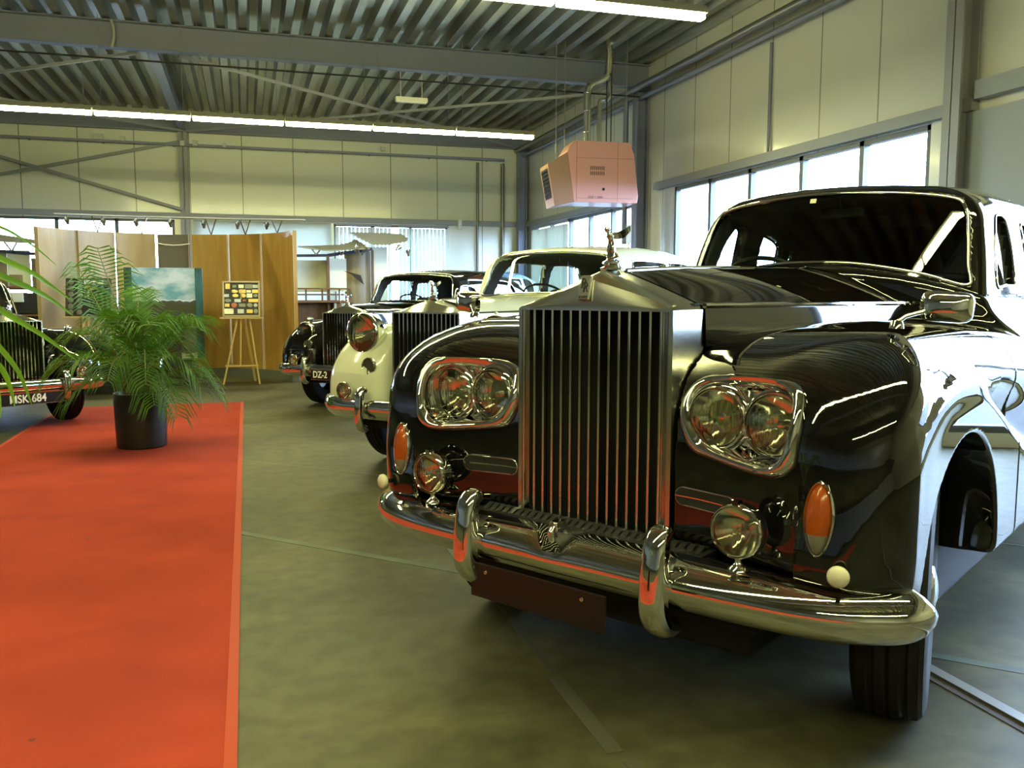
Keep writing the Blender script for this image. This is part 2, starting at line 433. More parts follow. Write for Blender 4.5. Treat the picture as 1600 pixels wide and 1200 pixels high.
# windscreen sticker, mirror inside
mb = MB(); mb.box((-.02, 0, 0), (.028, .002, .022)); st = mb.build('sticker', mat('sticker_paper', (.75, .74, .6), .6), lim)
q = bis(lim_gh, np.array([(-.03, 0, 1.705)]), 1, 1.6, 2.5)[0]; st.location = (q[0], q[1]-.004, q[2]); st.rotation_euler = (-math.radians(24), 0, 0)
# ---- interior
mb = MB()
mb.box((0, 2.10, 1.25), (1.22, .20, .16)); o = bevel(mb.build('dashboard', mat('walnut_dash', (.05, .02, .008), .3, coat=.5), lim), .03, 3)
mb = MB(); mb.box((0, 3.22, 1.16), (1.24, .16, .34)); mb.box((0, 3.0, 1.02), (1.24, .5, .12)); bevel(mb.build('front_seat', SEAT, lim), .05, 3)
mb = MB(); mb.box((0, 4.75, 1.22), (1.2, .22, .42)); bevel(mb.build('rear_seat', SEAT, lim), .06, 3)
mb = MB(); mb.box((0, 3.34, 1.30), (1.28, .03, .14)); mb.box((0, 3.34, 1.70), (1.22, .03, .07)); mb.box((.0, 3.34, 1.5), (.03, .03, .4)); mb.build('partition', DARKTRIM, lim)
mb = MB(); t_ = [Vector((-.40+.20*math.cos(a), 2.28-.08*math.sin(a), 1.36+.10*math.sin(a))) for a in np.linspace(0, 2*PI, 33)[:-1]]
mb.tube(t_, .012, 8, closed=True); mb.bar((-.60, 2.28, 1.36), (-.20, 2.28, 1.36), .02, .012); mb.bar((-.40, 2.28, 1.36), (-.40, 2.1, 1.27), .03)
mb.build('steering_wheel', DARKTRIM, lim, True)
mb = MB(); mb.box((0, 2.22, 1.665), (.20, .02, .05)); mb.bar((0, 2.22, 1.68), (0, 2.2, 1.74), .012); bevel(mb.build('rear_view_mirror', DARKTRIM, lim), .008)
# ---- bonnet
def hood_w(y): return float(pl(np.array([y]), [(.30, .287), (.6, .318), (1.0, .372), (1.5, .445), (1.95, .52)])[0])
def hood_z(y): return float(pl(np.array([y]), [(.30, 1.350), (.7, 1.368), (1.2, 1.382), (1.95, 1.400)])[0])
V = []; F = []; ys = np.linspace(.345, 1.90, 40); us = np.linspace(-1, 1, 41)
def hood_row(y):
    w = hood_w(y); zc = hood_z(y); R = []
    R += [(-w-.004, 1.12), (-w-.003, 1.18), (-w, 1.232)]
    for u in us:
        e = abs(u); tb = min(max((y-.345)/.6, 0), 1); R.append((u*w*.995, 1.243+(zc-1.243)*((1-(.55*e+.45*e**2.2))*tb+(1-min(e/.965, 1))**.92*(1-tb))))
    R += [(w, 1.232), (w+.003, 1.18), (w+.004, 1.12)]
    return R
for y in ys:
    bow = 0
    for (a, b) in hood_row(y): V.append((a, y+(.0 if y < 1.8 else (-.11*(1-(a/.52)**2))*(y-1.8)/.1), b))
n = len(hood_row(.5))
for i in range(len(ys)-1):
    for k in range(n-1): F.append((i*n+k, i*n+k+1, (i+1)*n+k+1, (i+1)*n+k))
o = mesh_obj('bonnet', V, F, BLACK, lim, True, sharp=28)
for sg in (1, -1):
    mb = MB(); mb.tube([(sg*hood_w(y), y, 1.243) for y in np.linspace(.34, 1.95, 24)], .0085, 8); mb.build('bonnet_strip', CHROME, lim, True)
mb = MB(); mb.tube([(0, y, hood_z(y)+.001) for y in np.linspace(.36, 1.80, 20)], .006, 8); mb.build('bonnet_hinge', CHROME, lim, True)
for sg in (-1, 1):   # wiper arms
    mb = MB()
    mb.tube([(sg*.12, 1.90, 1.417), (sg*.30, 1.93, 1.398), (sg*.52, 2.0, 1.352)], .006, 6)
    mb.tube([(sg*.12, 1.90, 1.41), (sg*.12, 1.895, 1.424)], .012, 8)
    mb.build('wiper', CHROME, lim, True)
# ---- radiator shell
def prof_z(u, z0, za): return z0+(za-z0)*(1-abs(u))
mb = MB(); W = .287
yf, yb = .165, .345
sec = []
def shell_row(y, w, zs, za, inset=0):
    R = [(-w, y, .49), (-w, y, zs-.012), (-w+.012, y, zs)]
    for u in np.linspace(-.955, .955, 23):
        R.append((u*w, y, zs+(za-zs)*(1-(abs(u)/.955))**.92))
    R += [(w-.012, y, zs), (w, y, zs-.012), (w, y, .49)]
    return R
rows = [shell_row(yb, W, 1.243, 1.350), shell_row(.30, W, 1.243, 1.353), shell_row(.24, W, 1.243, 1.352), shell_row(.215, W, 1.243, 1.348), shell_row(.198, W, 1.242, 1.338)]
V = []; F = []
for r in rows: V += r
n = len(rows[0])
for i in range(len(rows)-1):
    for k in range(n-1): F.append((i*n+k, i*n+k+1, (i+1)*n+k+1, (i+1)*n+k))
# pediment: slopes forward down to the lintel
base = (len(rows)-1)*n; ped = []
for j in range(n):
    x, y, z = rows[-1][j]
    ped.append((x, yf if 0 < j < n-1 else yf, min(z, 1.237) if 2 <= j <= n-3 else z))
NM = 5
rows2 = [[(p[0], a[1]+(p[1]-a[1])*t**.35, a[2]+(p[2]-a[2])*t) for a, p in zip(rows[-1], ped)] for t in np.linspace(0, 1, NM+1)[1:]]
prevb = base
for r in rows2:
    cb = len(V); V += r
    for k in range(n-1): F.append((prevb+k, prevb+k+1, cb+k+1, cb+k))
    prevb = cb
idx0 = prevb
# lintel underside and inner frame
idx1 = len(V); inn = []
for j in range(n):
    x, y, z = ped[j]; inn.append((max(min(x, W-.014), -W+.014), yf, z if j in (0, n-1) else min(z, 1.226)))
V += inn
for k in range(n-1): F.append((idx0+k, idx0+k+1, idx1+k+1, idx1+k))
idx2 = len(V); V += [(x, yf+.06, z) for x, y, z in inn]
for k in range(n-1): F.append((idx1+k, idx1+k+1, idx2+k+1, idx2+k))
rad = mesh_obj('radiator_shell', V, F, STEEL, lim, True, sharp=24)
rad['label'] = 'polished steel radiator shell with pediment top'
mb = MB(); nb = 15
for i in range(1, nb):
    x = -W+.014+(2*W-.028)*i/nb
    mb.tube([(x, .186, .50), (x, .186, 1.232)], .0048, 8, sx=1, up=(1, 0, 0)); sg_ = -1 if x < -.01 else 1; mb.box((x+sg_*.0085, .204, .866), (.004, .036, .732), Matrix.Rotation(math.radians(-27*sg_), 3, 'Z'))
for x in (-W+.011, W-.011): mb.box((x, .19, .866), (.012, .03, .735))
mb.build('grille_bars', CHROME, rad, True, 50)
mb = MB(); mb.box((0, .32, .87), (2*W-.02, .03, .76)); mb.build('radiator_core', DARK, rad)
mb = MB(); mb.box((0, .20, .495), (2*W, .07, .02)); mb.build('grille_sill', CHROME, rad)
# badge
bt = (Vector((0, yf-.006, 1.237)), Vector((0, .185, 1.338)))
bd = (bt[1]-bt[0]).normalized(); bn = Vector((0, -bd.z, bd.y))
RB = Matrix((Vector((1, 0, 0)), bd, bn)).transposed()
def on_badge(bmv, t=.5, lift=.0): pass
mb = MB(); cpt = Vector((-.022, 0, 0))+bt[0]+bd*.058+bn*.006
Mx = RB.to_4x4()
mb.box(cpt, (.038, .078, .012), RB); bg = bevel(mb.build('badge', mat('badge_silver', (.45, .45, .42), .25, 1.), rad), .003)
INK = mat('badge_black_ink', (.008, .008, .008), .5)
def text_obj(name, s, size, m, parent, loc, rot, ext=.001, align='CENTER', bold=0., sx=1.):
    cu = bpy.data.curves.new(name, 'FONT'); cu.body = s; cu.size = size; cu.extrude = ext; cu.align_x = align; cu.align_y = 'CENTER'; cu.offset = bold
    o = bpy.data.objects.new(name+'_tmp', cu); COL.objects.link(o); dg = bpy.context.evaluated_depsgraph_get(); dg.update()
    me = bpy.data.meshes.new_from_object(o.evaluated_get(dg)); bpy.data.objects.remove(o); bpy.data.curves.remove(cu)
    me.materials.clear(); me.materials.append(m); me.name = name
    o = bpy.data.objects.new(name, me); link(o, parent)
    o.matrix_local = Matrix.Translation(loc) @ rot @ Matrix.Diagonal((sx, 1, 1, 1)); return o
text_obj('badge_letter', 'R', .046, INK, bg, cpt+bn*.007+bd*.012+Vector((-.004, 0, 0)), Mx, bold=.0003, sx=.75)
text_obj('badge_letter', 'R', .046, INK, bg, cpt+bn*.007+bd*.000+Vector((.005, 0, 0)), Mx, bold=.0003, sx=.75)
text_obj('badge_letter', 'ROYCE', .011, INK, bg, cpt+bn*.007-bd*.030, Mx, sx=.9)

# ---- winged lady mascot
def mascot(name, parent, loc, s=1., m=CHROME, cap=True):
    """stylised figure leaning forward with swept back wing-like sleeves"""
    mb = MB()
    mb.lathe([(0.001, 0), (.036, 0), (.038, .006), (.030, .010), (.024, .016), (.031, .020), (.031, .026), (.018, .032), (.014, .038), (.02, .042), (.001, .045)], 20)
    e = mb.build(name, m, parent, True, 50); e.location = loc; e.scale = (s, s, s)
    # body: skirt, waist, chest, neck, head leaning forward (-y)
    mb = MB()
    ax = catmull([(0, .004, .040), (0, .0, .058), (0, -.001, .078), (0, -.006, .098), (0, -.014, .112), (0, -.022, .121)], 4)
    rr = list(np.interp(np.linspace(0, 1, len(ax)), [0, .2, .45, .6, .78, .9, 1], [.022, .015, .012, .010, .0135, .009, .0045]))
    mb.tube(ax, rr, 12, sx=1.0, sy=.85)
    mb.lathe([(.0001, -.011), (.006, -.009), (.0095, -.002), (.010, .003), (.007, .009), (.0001, .012)], 12, c=(0, -.029, .130))
    mb.tube([(0, -.022, .119), (0, -.027, .126)], .0042, 8)
    for sg in (-1, 1):   # thighs/knees under the gown and streaming sleeve-wing
        mb.tube(catmull([(sg*.006, .0, .052), (sg*.007, -.007, .068), (sg*.005, -.004, .088)], 4), .0075, 8)
        V = []; F = []
        arm = catmull([(sg*.007, -.016, .116), (sg*.020, -.004, .122), (sg*.033, .018, .131), (sg*.040, .042, .143)], 5)
        low = catmull([(sg*.006, -.006, .100), (sg*.015, .010, .100), (sg*.026, .028, .106), (sg*.037, .048, .128)], 5)
        k = len(arm)
        for t in (0, 1):
            for a, b in zip(arm, low):
                for q in (0, .5, 1):
                    p = a*(1-q)+b*q; V.append((p[0]+(.0022 if t else -.0022)*sg, p[1]+(.002 if t else -.002), p[2]))
        for i in range(k-1):
            for q in range(2):
                a = i*3+q; F.append((a, a+3, a+4, a+1)); b = a+k*3; F.append((b, b+1, b+4, b+3))
            F.append((i*3, i*3+k*3, i*3+3+k*3, i*3+3)); F.append((i*3+2, i*3+5, i*3+5+k*3, i*3+2+k*3))
        F.append(((k-1)*3, (k-1)*3+k*3, (k-1)*3+2+k*3, (k-1)*3+2)); mb.add(V, F)
    mb.build('winged_figure', m, e, True, 60)
    return e
mascot('mascot', lim, (0, .275, 1.352), .95)
# ================================================================== limousine: lamps, bumper, wheels
def ring_frames(P, N):
    fr = []; n = len(P)
    for i in range(n):
        d = Vector(P[(i+1) % n]-P[i-1]).normalized(); nn = Vector(N[i]); nn = (nn-d*nn.dot(d)).normalized(); fr.append((d.cross(nn).normalized(), nn))
    return fr
def make_lamp(name, r, depth, parent, loc, rz=0, rx=0, m_ring=CHROME, ribs=9, shell=None, pattern='v'):
    """round lamp looking to -y: rim, reflector bowl and ribbed glass"""
    R = Matrix.Rotation(rz, 4, 'Z') @ Matrix.Rotation(rx, 4, 'X')
    mb = MB(); prof = [(r*.92, -.004), (r*.93, -.012), (r*.97, -.016), (r*1.02, -.012), (r*1.05, -.002), (r*1.05, .014), (r*1.0, .02), (r*.92, .016)]
    mb.lathe(prof+[prof[0]], 40, axis='y')
    if shell:
        for f in ([(r*1.03, .01), (r*1.02, .03), (r*.94, shell*.35), (r*.75, shell*.65), (r*.42, shell*.9), (.001, shell)],): mb.lathe(f, 36, axis='y')
    o = mb.build(name, m_ring, parent, True, 50)
    o.matrix_local = Matrix.Translation(loc) @ R
    mb = MB(); mb.lathe([(r*.94, .0)]+[(r*.94*math.sqrt(t), depth*(1-t)) for t in (.9, .75, .6, .45, .3, .2, .1, .03, .0002)], 36, axis='y')
    mb.build('reflector', REFL, o, True, 60)
    # domed glass with moulded ribs: front surface carries the ribs
    V = []; F = []; K = 48; rings = 16
    def zf(x, y):
        q = (x*x+y*y)/(r*r); base = -.012-.018*(1-q)*(r/.09)
        if pattern == 'v': rib = .0022*math.cos(x*ribs*PI/r*1.3)*(1 if abs(y) < r*.75 else 0)+.0006*math.cos(y*ribs*PI/r*.5)
        else: rib = .0022*math.cos((x+.25*y*y/r)*ribs*PI/r*1.2)
        return base+rib*(1-q)
    for side in (0, 1):
        V.append((0, zf(0, 0)+(.004 if side else 0), 0))
        for i in range(1, rings+1):
            for k in range(K):
                t = 2*PI*k/K; x = r*.94*i/rings*math.cos(t); z = r*.94*i/rings*math.sin(t)
                V.append((x, zf(x, z) if not side else -.008-.018*(1-(i/rings)**2)*(r/.09), z))
    n1 = 1+rings*K
    for side in (0, 1):
        b = side*n1
        for k in range(K):
            f = (b, b+1+k, b+1+(k+1) % K); F.append(f if not side else f[::-1])
        for i in range(rings-1):
            for k in range(K):
                f = (b+1+i*K+k, b+1+(i+1)*K+k, b+1+(i+1)*K+(k+1) % K, b+1+i*K+(k+1) % K); F.append(f if not side else f[::-1])
    for k in range(K):
        a = 1+(rings-1)*K+k; a2 = 1+(rings-1)*K+(k+1) % K; F.append((a, a+n1, a2+n1, a2))
    mesh_obj('lens', V, F, LENSG, o, True)
    mb = MB(); mb.lathe([(.0005, depth*.35), (r*.10, depth*.38), (r*.12, depth*.6), (r*.10, depth*.95)], 16, axis='y'); mb.build('bulb', CHROME, o, True)
    return o
REFL = mat('lamp_reflector', (.95, .95, .92), .12, 1.)
LENSG = bpy.data.materials.new('ribbed_lamp_glass'); LENSG.use_nodes = True
_n, _l = LENSG.node_tree.nodes, LENSG.node_tree.links; _n.remove(_n['Principled BSDF'])
_t = _n.new('ShaderNodeBsdfRefraction'); _t.inputs['IOR'].default_value = 1.25; _t.inputs['Roughness'].default_value = .01; _t.inputs[0].default_value = (.96, .97, .9, 1)
_g = _n.new('ShaderNodeBsdfGlossy'); _g.inputs['Roughness'].default_value = .02
_f = _n.new('ShaderNodeFresnel'); _f.inputs['IOR'].default_value = 1.5; _x = _n.new('ShaderNodeMixShader')
_l.new(_f.outputs[0], _x.inputs[0]); _l.new(_t.outputs[0], _x.inputs[1]); _l.new(_g.outputs[0], _x.inputs[2]); _l.new(_x.outputs[0], _n['Material Output'].inputs[0])

LAMP_R = .086
for sg in (1, -1):
    P = np.array([(sg*p[0], 0, p[1]) for p in PO]); P = bis(lim_low, P, 1, -.2, .8); N = grad(lim_low, P); N /= np.linalg.norm(N, axis=1, keepdims=True)
    Pi = np.array([(sg*p[0], 0, p[1]) for p in PI_]); Pi = bis(lim_low, Pi, 1, -.2, .8); Ni = grad(lim_low, Pi); Ni /= np.linalg.norm(Ni, axis=1, keepdims=True)
    # surround: rows from the outer lip over a rounded rim down into the deep bowl
    K = len(P); rows = []
    ctr = np.array([sg*.5, 0, .93])
    lift = .022
    rows.append(P-N*.006)
    rows.append(P+N*.008)
    rows.append(P*.75+Pi*.25+N*(lift))
    rows.append(P*.45+Pi*.55+N*(lift+.006))
    rows.append(P*.15+Pi*.85+N*(lift-.002))
    rows.append(Pi+Ni*.004)
    def inward(t, y):
        q = ctr+(Pi-ctr)*t; q[:, 1] = Pi[:, 1]*(1-y)+(.222)*y; return q
    rows.append(inward(.965, .22)); rows.append(inward(.93, .6)); rows.append(inward(.90, .88)); rows.append(inward(.82, 1.02)); rows.append(inward(.55, 1.04)); rows.append(inward(.2, 1.04))
    V = np.concatenate(rows); F = []
    for i in range(len(rows)-1):
        for k in range(K):
            f = (i*K+k, i*K+(k+1) % K, (i+1)*K+(k+1) % K, (i+1)*K+k); F.append(f if sg > 0 else f[::-1])
    sur = mesh_obj('headlamp_surround', V, F, CHROME, lim, True, sharp=75)
    for (w, z, s_) in ((.597, .930, .180), (.422, .934, .190)):
        make_lamp('headlamp', LAMP_R, .05, sur, (sg*w, s_, z), 0, 0, ribs=8)
        mb = MB(); mb.lathe([(LAMP_R*1.06, -.004), (LAMP_R*1.13, -.002), (LAMP_R*1.16, .01), (LAMP_R*1.10, .05)], 36, axis='y', c=(sg*w, s_, z)); mb.build('lamp_cup', CHROME, sur, True, 60)
    # intake slot with centre bar
    c = [(.235+.02, .0)]; SL = []
    wc, hw_, r_ = .405, .078, .026
    for a in np.linspace(-PI/2, PI/2, 9): SL.append((wc+hw_+r_*math.cos(a), r_*math.sin(a)))
    for a in np.linspace(PI/2, 3*PI/2, 9): SL.append((wc-hw_+r_*math.cos(a), r_*math.sin(a)))
    zs = .697
    Ps = np.array([(sg*p[0], 0, zs+p[1]) for p in SL]); Ps = bis(lim_low, Ps, 1, -.2, .8); Ns = grad(lim_low, Ps)
    sl = loop_tube('intake_slot_rim', Ps, Ns/np.linalg.norm(Ns, axis=1, keepdims=True), .007, .008, CHROME, lim)
    Pb = np.array([(sg*x, 0, zs) for x in np.linspace(wc-hw_-r_, wc+hw_+r_, 12)]); Pb = bis(lim_low, Pb, 1, -.2, .8); Pb[:, 1] -= .002
    mb = MB(); mb.tube(Pb, .003, 6); mb.build('slot_bar', CHROME, sl, True)
    P2, F2, N2 = patch(lim_low, [(p[0], p[2]) for p in Ps*.995+np.array([sg*.002, 0, .0035])], 1, -.2, .8, m=6, off=-.004); mesh_obj('slot_mesh', P2, F2, DARK, sl)
    # direction indicator
    EL = [(math.cos(a)*.036*(1-.12*max(-math.sin(a), 0)), math.sin(a)*.092) for a in np.linspace(0, 2*PI, 41)[:-1]]
    pc = bis(lim_low, np.array([(sg*.760, 0, .722)]), 1, -.2, .8)[0]; nn = grad(lim_low, pc[None])[0]; nn /= np.linalg.norm(nn); nv = Vector(nn)
    nv = (nv+Vector((0, -.5, 0))).normalized(); ay = Vector((0, 0, 1))-nv*nv.z; ay.normalize(); axx = ay.cross(nv).normalized()
    ir = MB(); ir.sweep([Vector(pc)+axx*a+ay*b for a, b in EL], [(math.cos(t)*.005, math.sin(t)*.012) for t in np.linspace(0, 2*PI, 9)[:-1]], [((axx*a/.036+ay*b/.092).normalized(), nv) for a, b in EL], closed_path=True)
    ind = ir.build('indicator_lamp', CHROME, lim, True, 60)
    for nm, m_, zr in (('amber_lens', AMBER, (-.42, 1.01)), ('clear_lens', CLEARLENS, (-1.01, -.42))):
        V = []; F = []; nr, nc = 15, 17
        for i in range(nr):
            zt = zr[0]+(zr[1]-zr[0])*i/(nr-1); zt = max(min(zt, .985), -.985)
            wd = .034*math.sqrt(max(1-zt*zt, 0))*(1-.12*max(-zt, 0))
            for j in range(nc):
                u = -1+2*j/(nc-1); bulge = .030*math.sqrt(max(0, 1-(u*u)*.98))*math.sqrt(max(1-zt*zt, .0))+.0008*math.cos(u*28)
                V.append(Vector(pc)+axx*(u*wd)+ay*(zt*.09)+nv*(bulge-.002))
        for i in range(nr-1):
            for j in range(nc-1): F.append((i*nc+j, i*nc+j+1, (i+1)*nc+j+1, (i+1)*nc+j))
        l_ = mesh_obj(nm, V, F, m_, ind, True); l_['label'] = 'ribbed amber lens' if 'amber' in nm else 'grey clear lower lens'
    # corner marker reflector on a bracket
    mb = MB(); mb.lathe([(.0005, -.012), (.020, -.010), (.026, -.004), (.027, .004), (.024, .010), (.001, .012)], 28, axis='y'); mk = mb.build('marker_reflector', MARKERM, lim, True, 50)
    mk.location = (sg*.826, .04, .598); mk.rotation_euler = (0, 0, math.radians(12)*sg)
    mb = MB(); mb.tube([(0, .008, -.0), (0, .07, -.004)], .008, 6); mb.build('marker_bracket', DARKTRIM, mk, True)
    # fog lamp on a stalk
    fg = make_lamp('fog_lamp', .070, .045, lim, (sg*.566, .030, .668), 0, 0, ribs=10, shell=.045, pattern='c'); fg['label'] = 'round fog lamp above the bumper'
    mb = MB(); mb.lathe([(.010, -.070), (.009, -.084), (.014, -.092), (.026, -.100), (.028, -.108), (.001, -.110)], 20, c=(0, .012, 0)); mb.build('lamp_stalk', CHROME, fg, True, 50); mb = MB(); mb.box((0, -.004, .075), (.016, .026, .012)); mb.build('lamp_clip', CHROME, fg)
    # wing mirror
    mp = Vector((sg*.795, .50, 1.196))
    mb = MB(); mb.lathe([(.001, .012), (.014, .010), (.018, .0), (.020, -.012)], 16, c=mp); mb.tube([mp+Vector((0, 0, .004)), mp+Vector((sg*.02, .01, .022)), mp+Vector((sg*.085, .062, .045))], [.007, .006, .005], 8)
    arm = mb.build('mirror_arm', CHROME, lim, True, 50)
    mc = mp+Vector((sg*.105, .082, .048))
    V = []; F = []; secs = [(-.038, .2), (-.035, .72), (-.022, .93), (0, 1.), (.008, 1.0), (.009, .93)]; K = 36
    for (yy, sc) in secs:
        for k in range(K):
            t = 2*PI*k/K; ex = .45
            cx, cz = math.cos(t), math.sin(t); V.append((math.copysign(abs(cx)**ex, cx)*.068*sc, yy, math.copysign(abs(cz)**ex, cz)*.043*sc))
    for i in range(len(secs)-1):
        for k in range(K): F.append((i*K+k, i*K+(k+1) % K, (i+1)*K+(k+1) % K, (i+1)*K+k))
    F.append(tuple(range(K-1, -1, -1)))
    hd = mesh_obj('mirror_housing', V, F, CHROME, arm, True, sharp=50); hd.location = mc; hd.rotation_euler = (0, math.radians(4), -sg*math.radians(-14))
# ---- bumper
def bump_path(n=80, W=1.0, bow=.035, ret=.50, r=.16):
    pts = []
    for t in np.linspace(-1, 1, n):
        pts.append(None)
    half = [(0, 0), (W*.2, .002), (W*.4, .004), (W*.6, .014), (W*.75, .034), (W*.86, .068), (W*.935, .118), (W*.98, .165), (W*1.0, .225), (W*.988, .27), (W*.965, .30)]
    full = [(-a, b) for a, b in half[:0:-1]]+half
    return catmull(full, 6)
BPZ = [(.000, .095), (.012, .088), (.020, .068), (.0255, .040), (.028, .015), (.024, -.010), (.013, -.040), (.003, -.062), (-.008, -.076), (-.020, -.080), (-.022, -.072), (-.008, -.060), (.004, -.02), (.004, .02), (-.004, .07), (-.022, .092), (-.018, .098)]
BPZL = [(-.075, .078), (-.055, .080), (-.030, .074), (-.008, .058), (.008, .035), (.014, .010), (.012, -.015), (.003, -.040), (-.010, -.060), (-.026, -.072), (-.040, -.074), (-.036, -.064), (-.02, -.045), (-.006, -.02), (-.006, .02), (-.025, .055), (-.075, .068)]
def bumper(path, z, prof, scale, name, m, parent, dip=None, off=(0, 0)):
    mb = MB(); fr = []; n = len(path); pp = []
    for i, (x, y) in enumerate(path):
        d = path[min(i+1, n-1)]-path[max(i-1, 0)]; d = d/np.linalg.norm(d); o = Vector((d[1], -d[0], 0)); fr.append((o, Vector((0, 0, 1)))); pp.append(Vector((x+off[0], y+off[1], z)))
    V = []; K = len(prof)
    for p, (a, b) in zip(pp, fr):
        k = scale
        end = min(1, .35+.65*min(abs(p.y-pp[0].y), abs(p.y-pp[-1].y))/.08) if min(abs(p.y-pp[0].y), abs(p.y-pp[-1].y)) < .08 else 1
        dz = 0
        for q in prof:
            hz = q[1]*k*end
            if dip and abs(p.x-dip[0]) < dip[1] and q[1] > .03: hz -= dip[2]*(math.cos((p.x-dip[0])/dip[1]*PI/2))**.7*min(1, (q[1]-.03)/.03)
            V.append(p+a*q[0]*k*1.5+b*hz)
    F = []
    for i in range(n-1):
        for j in range(K): F.append((i*K+j, (i+1)*K+j, (i+1)*K+(j+1) % K, i*K+(j+1) % K))
    F.append(tuple(range(K-1, -1, -1))); F.append(tuple(range((n-1)*K, n*K)))
    mb.add(V, F); return mb.build(name, m, parent, True, 60)
bp = bump_path(W=.985)
bo = bumper(bp, .478, BPZL, .95, 'front_bumper', CHROME, lim, dip=(-.03, .05, .05), off=(0, .005)); bo['label'] = 'chrome front bumper with upright overriders'
for sg in (1, -1):
    # overrider: upright horn, curved back at the foot
    pth = catmull([(0, .045, .618), (0, .012, .622), (0, -.008, .60), (0, -.016, .55), (0, -.022, .49), (0, -.022, .43), (0, -.008, .39), (0, .02, .362), (0, .07, .35)], 5)
    mb = MB(); n = len(pth); V = []; F = []; K = 20
    for i, p in enumerate(pth):
        d = pth[min(i+1, n-1)]-pth[max(i-1, 0)]; d /= np.linalg.norm(d); a = np.array([1, 0, 0]); b = np.array([0, d[2], -d[1]])
        t = i/(n-1); ww = np.interp(t, [0, .08, .25, .6, .85, 1], [.020, .032, .036, .040, .040, .034]); hh = np.interp(t, [0, .1, .4, .7, 1], [.016, .026, .034, .036, .028])
        for k in range(K):
            u = 2*PI*k/K; cx, cz = math.cos(u), math.sin(u); V.append(p+a*math.copysign(abs(cx)**.7, cx)*ww-b*(math.copysign(abs(cz)**.8, cz)*hh))
    for i in range(n-1):
        for k in range(K): F.append((i*K+k, i*K+(k+1) % K, (i+1)*K+(k+1) % K, (i+1)*K+k))
    F.append(tuple(range(K-1, -1, -1))); F.append(tuple(range((n-1)*K, n*K)))
    mb.add(V, F); o = mb.build('overrider', CHROME, bo, True, 60); o.location = (sg*.352, 0, 0)
    mb = MB(); mb.box((sg*.352, .05, .50), (.05, .12, .10)); mb.build('bumper_iron', DARKTRIM, bo)
mb = MB(); mb.box((-.03, .045, .575), (.032, .05, .030)); mb.tube([(-.03, .03, .585), (-.03, .012, .56), (-.03, .02, .53)], .013, 8); bevel(mb.build('crank_handle_clip', CHROME, bo, True), .004)
# valance, ribbed rubber apron, plate
mb = MB()
for i in range(30):
    x = -.40+.8*i/29; mb.tube([(x, .10, .535), (x, .15, .56), (x, .19, .55)], .012, 6)
mb.box((0, .15, .53), (.86, .10, .05)); mb.build('ribbed_apron', DARKTRIM, lim, True)
mb = MB(); mb.box((0, .30, .45), (1.5, .30, .14)); mb.box((0, .8, .40), (1.1, 1.2, .16)); bevel(mb.build('chassis_valance', DARK, lim), .02)
PLATEM = mat('dark_plate_enamel', (.008, .005, .005), .4, coat=.05)
mb = MB(); mb.box((-.08, -.002, .355), (.53, .008, .115)); o = bevel(mb.build('number_plate', PLATEM, bo), .003); o['label'] = 'blank dark number plate under the bumper'; o.rotation_euler = (0, 0, 0)
mb = MB()
for x in (-.28, .10): mb.lathe([(.0005, -.004), (.006, -.003), (.007, .0)], 10, axis='y', c=(x, -.006, .385))
mb.build('plate_screw', STEEL, o, True)

# ---- wheels
def wheel(parent, c, R, width, rim=.21, steer=0., wall=True, side=1, cap=CHROME, disc=BLACK, name='wheel', tread=True):
    """tyre with grooved tread, disc and hub cap; axis along local x; side=+1 outer face towards +x"""
    K = 72; w = width/2
    prof = [(rim, -w*.72), (rim+.02, -w*.82), (R*.75, -w*.98), (R*.88, -w), (R*.955, -w*.92), (R*.985, -w*.80)]
    tp = []
    for i, x in enumerate(np.linspace(-.78, .78, 21)):
        g = (i in (4, 5, 10, 15, 16)); tp.append((R-(.009 if g else 0)-.004*(x/.78)**2, w*x))
    prof += tp+[(R*.985, w*.80), (R*.955, w*.92), (R*.88, w), (R*.75, w*.98), (rim+.02, w*.82), (rim, w*.72)]
    V = []; F = []; n = len(prof)
    for k in range(K):
        t = 2*PI*k/K
        for j, (r, x) in enumerate(prof):
            rr = r-(.006 if tread and 6 <= j < n-6 and (k+(j % 3 > 0)) % 2 and (j < 9 or j > n-10) else 0)
            V.append((x*side, rr*math.sin(t), rr*math.cos(t)))
    for k in range(K):
        k2 = (k+1) % K
        for j in range(n-1):
            f = (k*n+j, k*n+j+1, k2*n+j+1, k2*n+j); F.append(f if side > 0 else f[::-1])
    ty = mesh_obj(name, V, F, RUBBER, parent, True, sharp=30); ty.location = c; ty.rotation_euler = (0, 0, steer)
    mb = MB(); S = side
    mb.lathe([(rim+.004, S*w*.74), (rim-.005, S*w*.80), (rim-.02, S*w*.70), (rim-.03, S*w*.45), (rim-.07, S*w*.50), (.10, S*w*.62), (.001, S*w*.62)], 40, axis='x')
    mb.lathe([(rim, -S*w*.7), (rim-.03, 0), (.001, 0)], 30, axis='x'); mb.build('wheel_disc', disc, ty, True, 40)
    mb = MB(); mb.lathe([(.105, S*w*.62), (.10, S*w*.80), (.075, S*w*1.0), (.03, S*w*1.12), (.001, S*w*1.14)], 32, axis='x'); mb.build('hub_cap', cap, ty, True, 60)
    mb = MB(); mb.lathe([(rim+.012, S*w*.77), (rim+.006, S*w*.86), (rim-.006, S*w*.82), (rim-.004, S*w*.74)], 48, axis='x'); mb.build('rim_trim', cap, ty, True, 60)
    return ty
RT = .385
for sg in (1, -1):
    wheel(lim, (sg*.765, .73, RT), RT, .20, side=sg, rim=.205, steer=math.radians(13))
    wheel(lim, (sg*.775, 4.2, RT), RT, .20, side=sg, rim=.205)
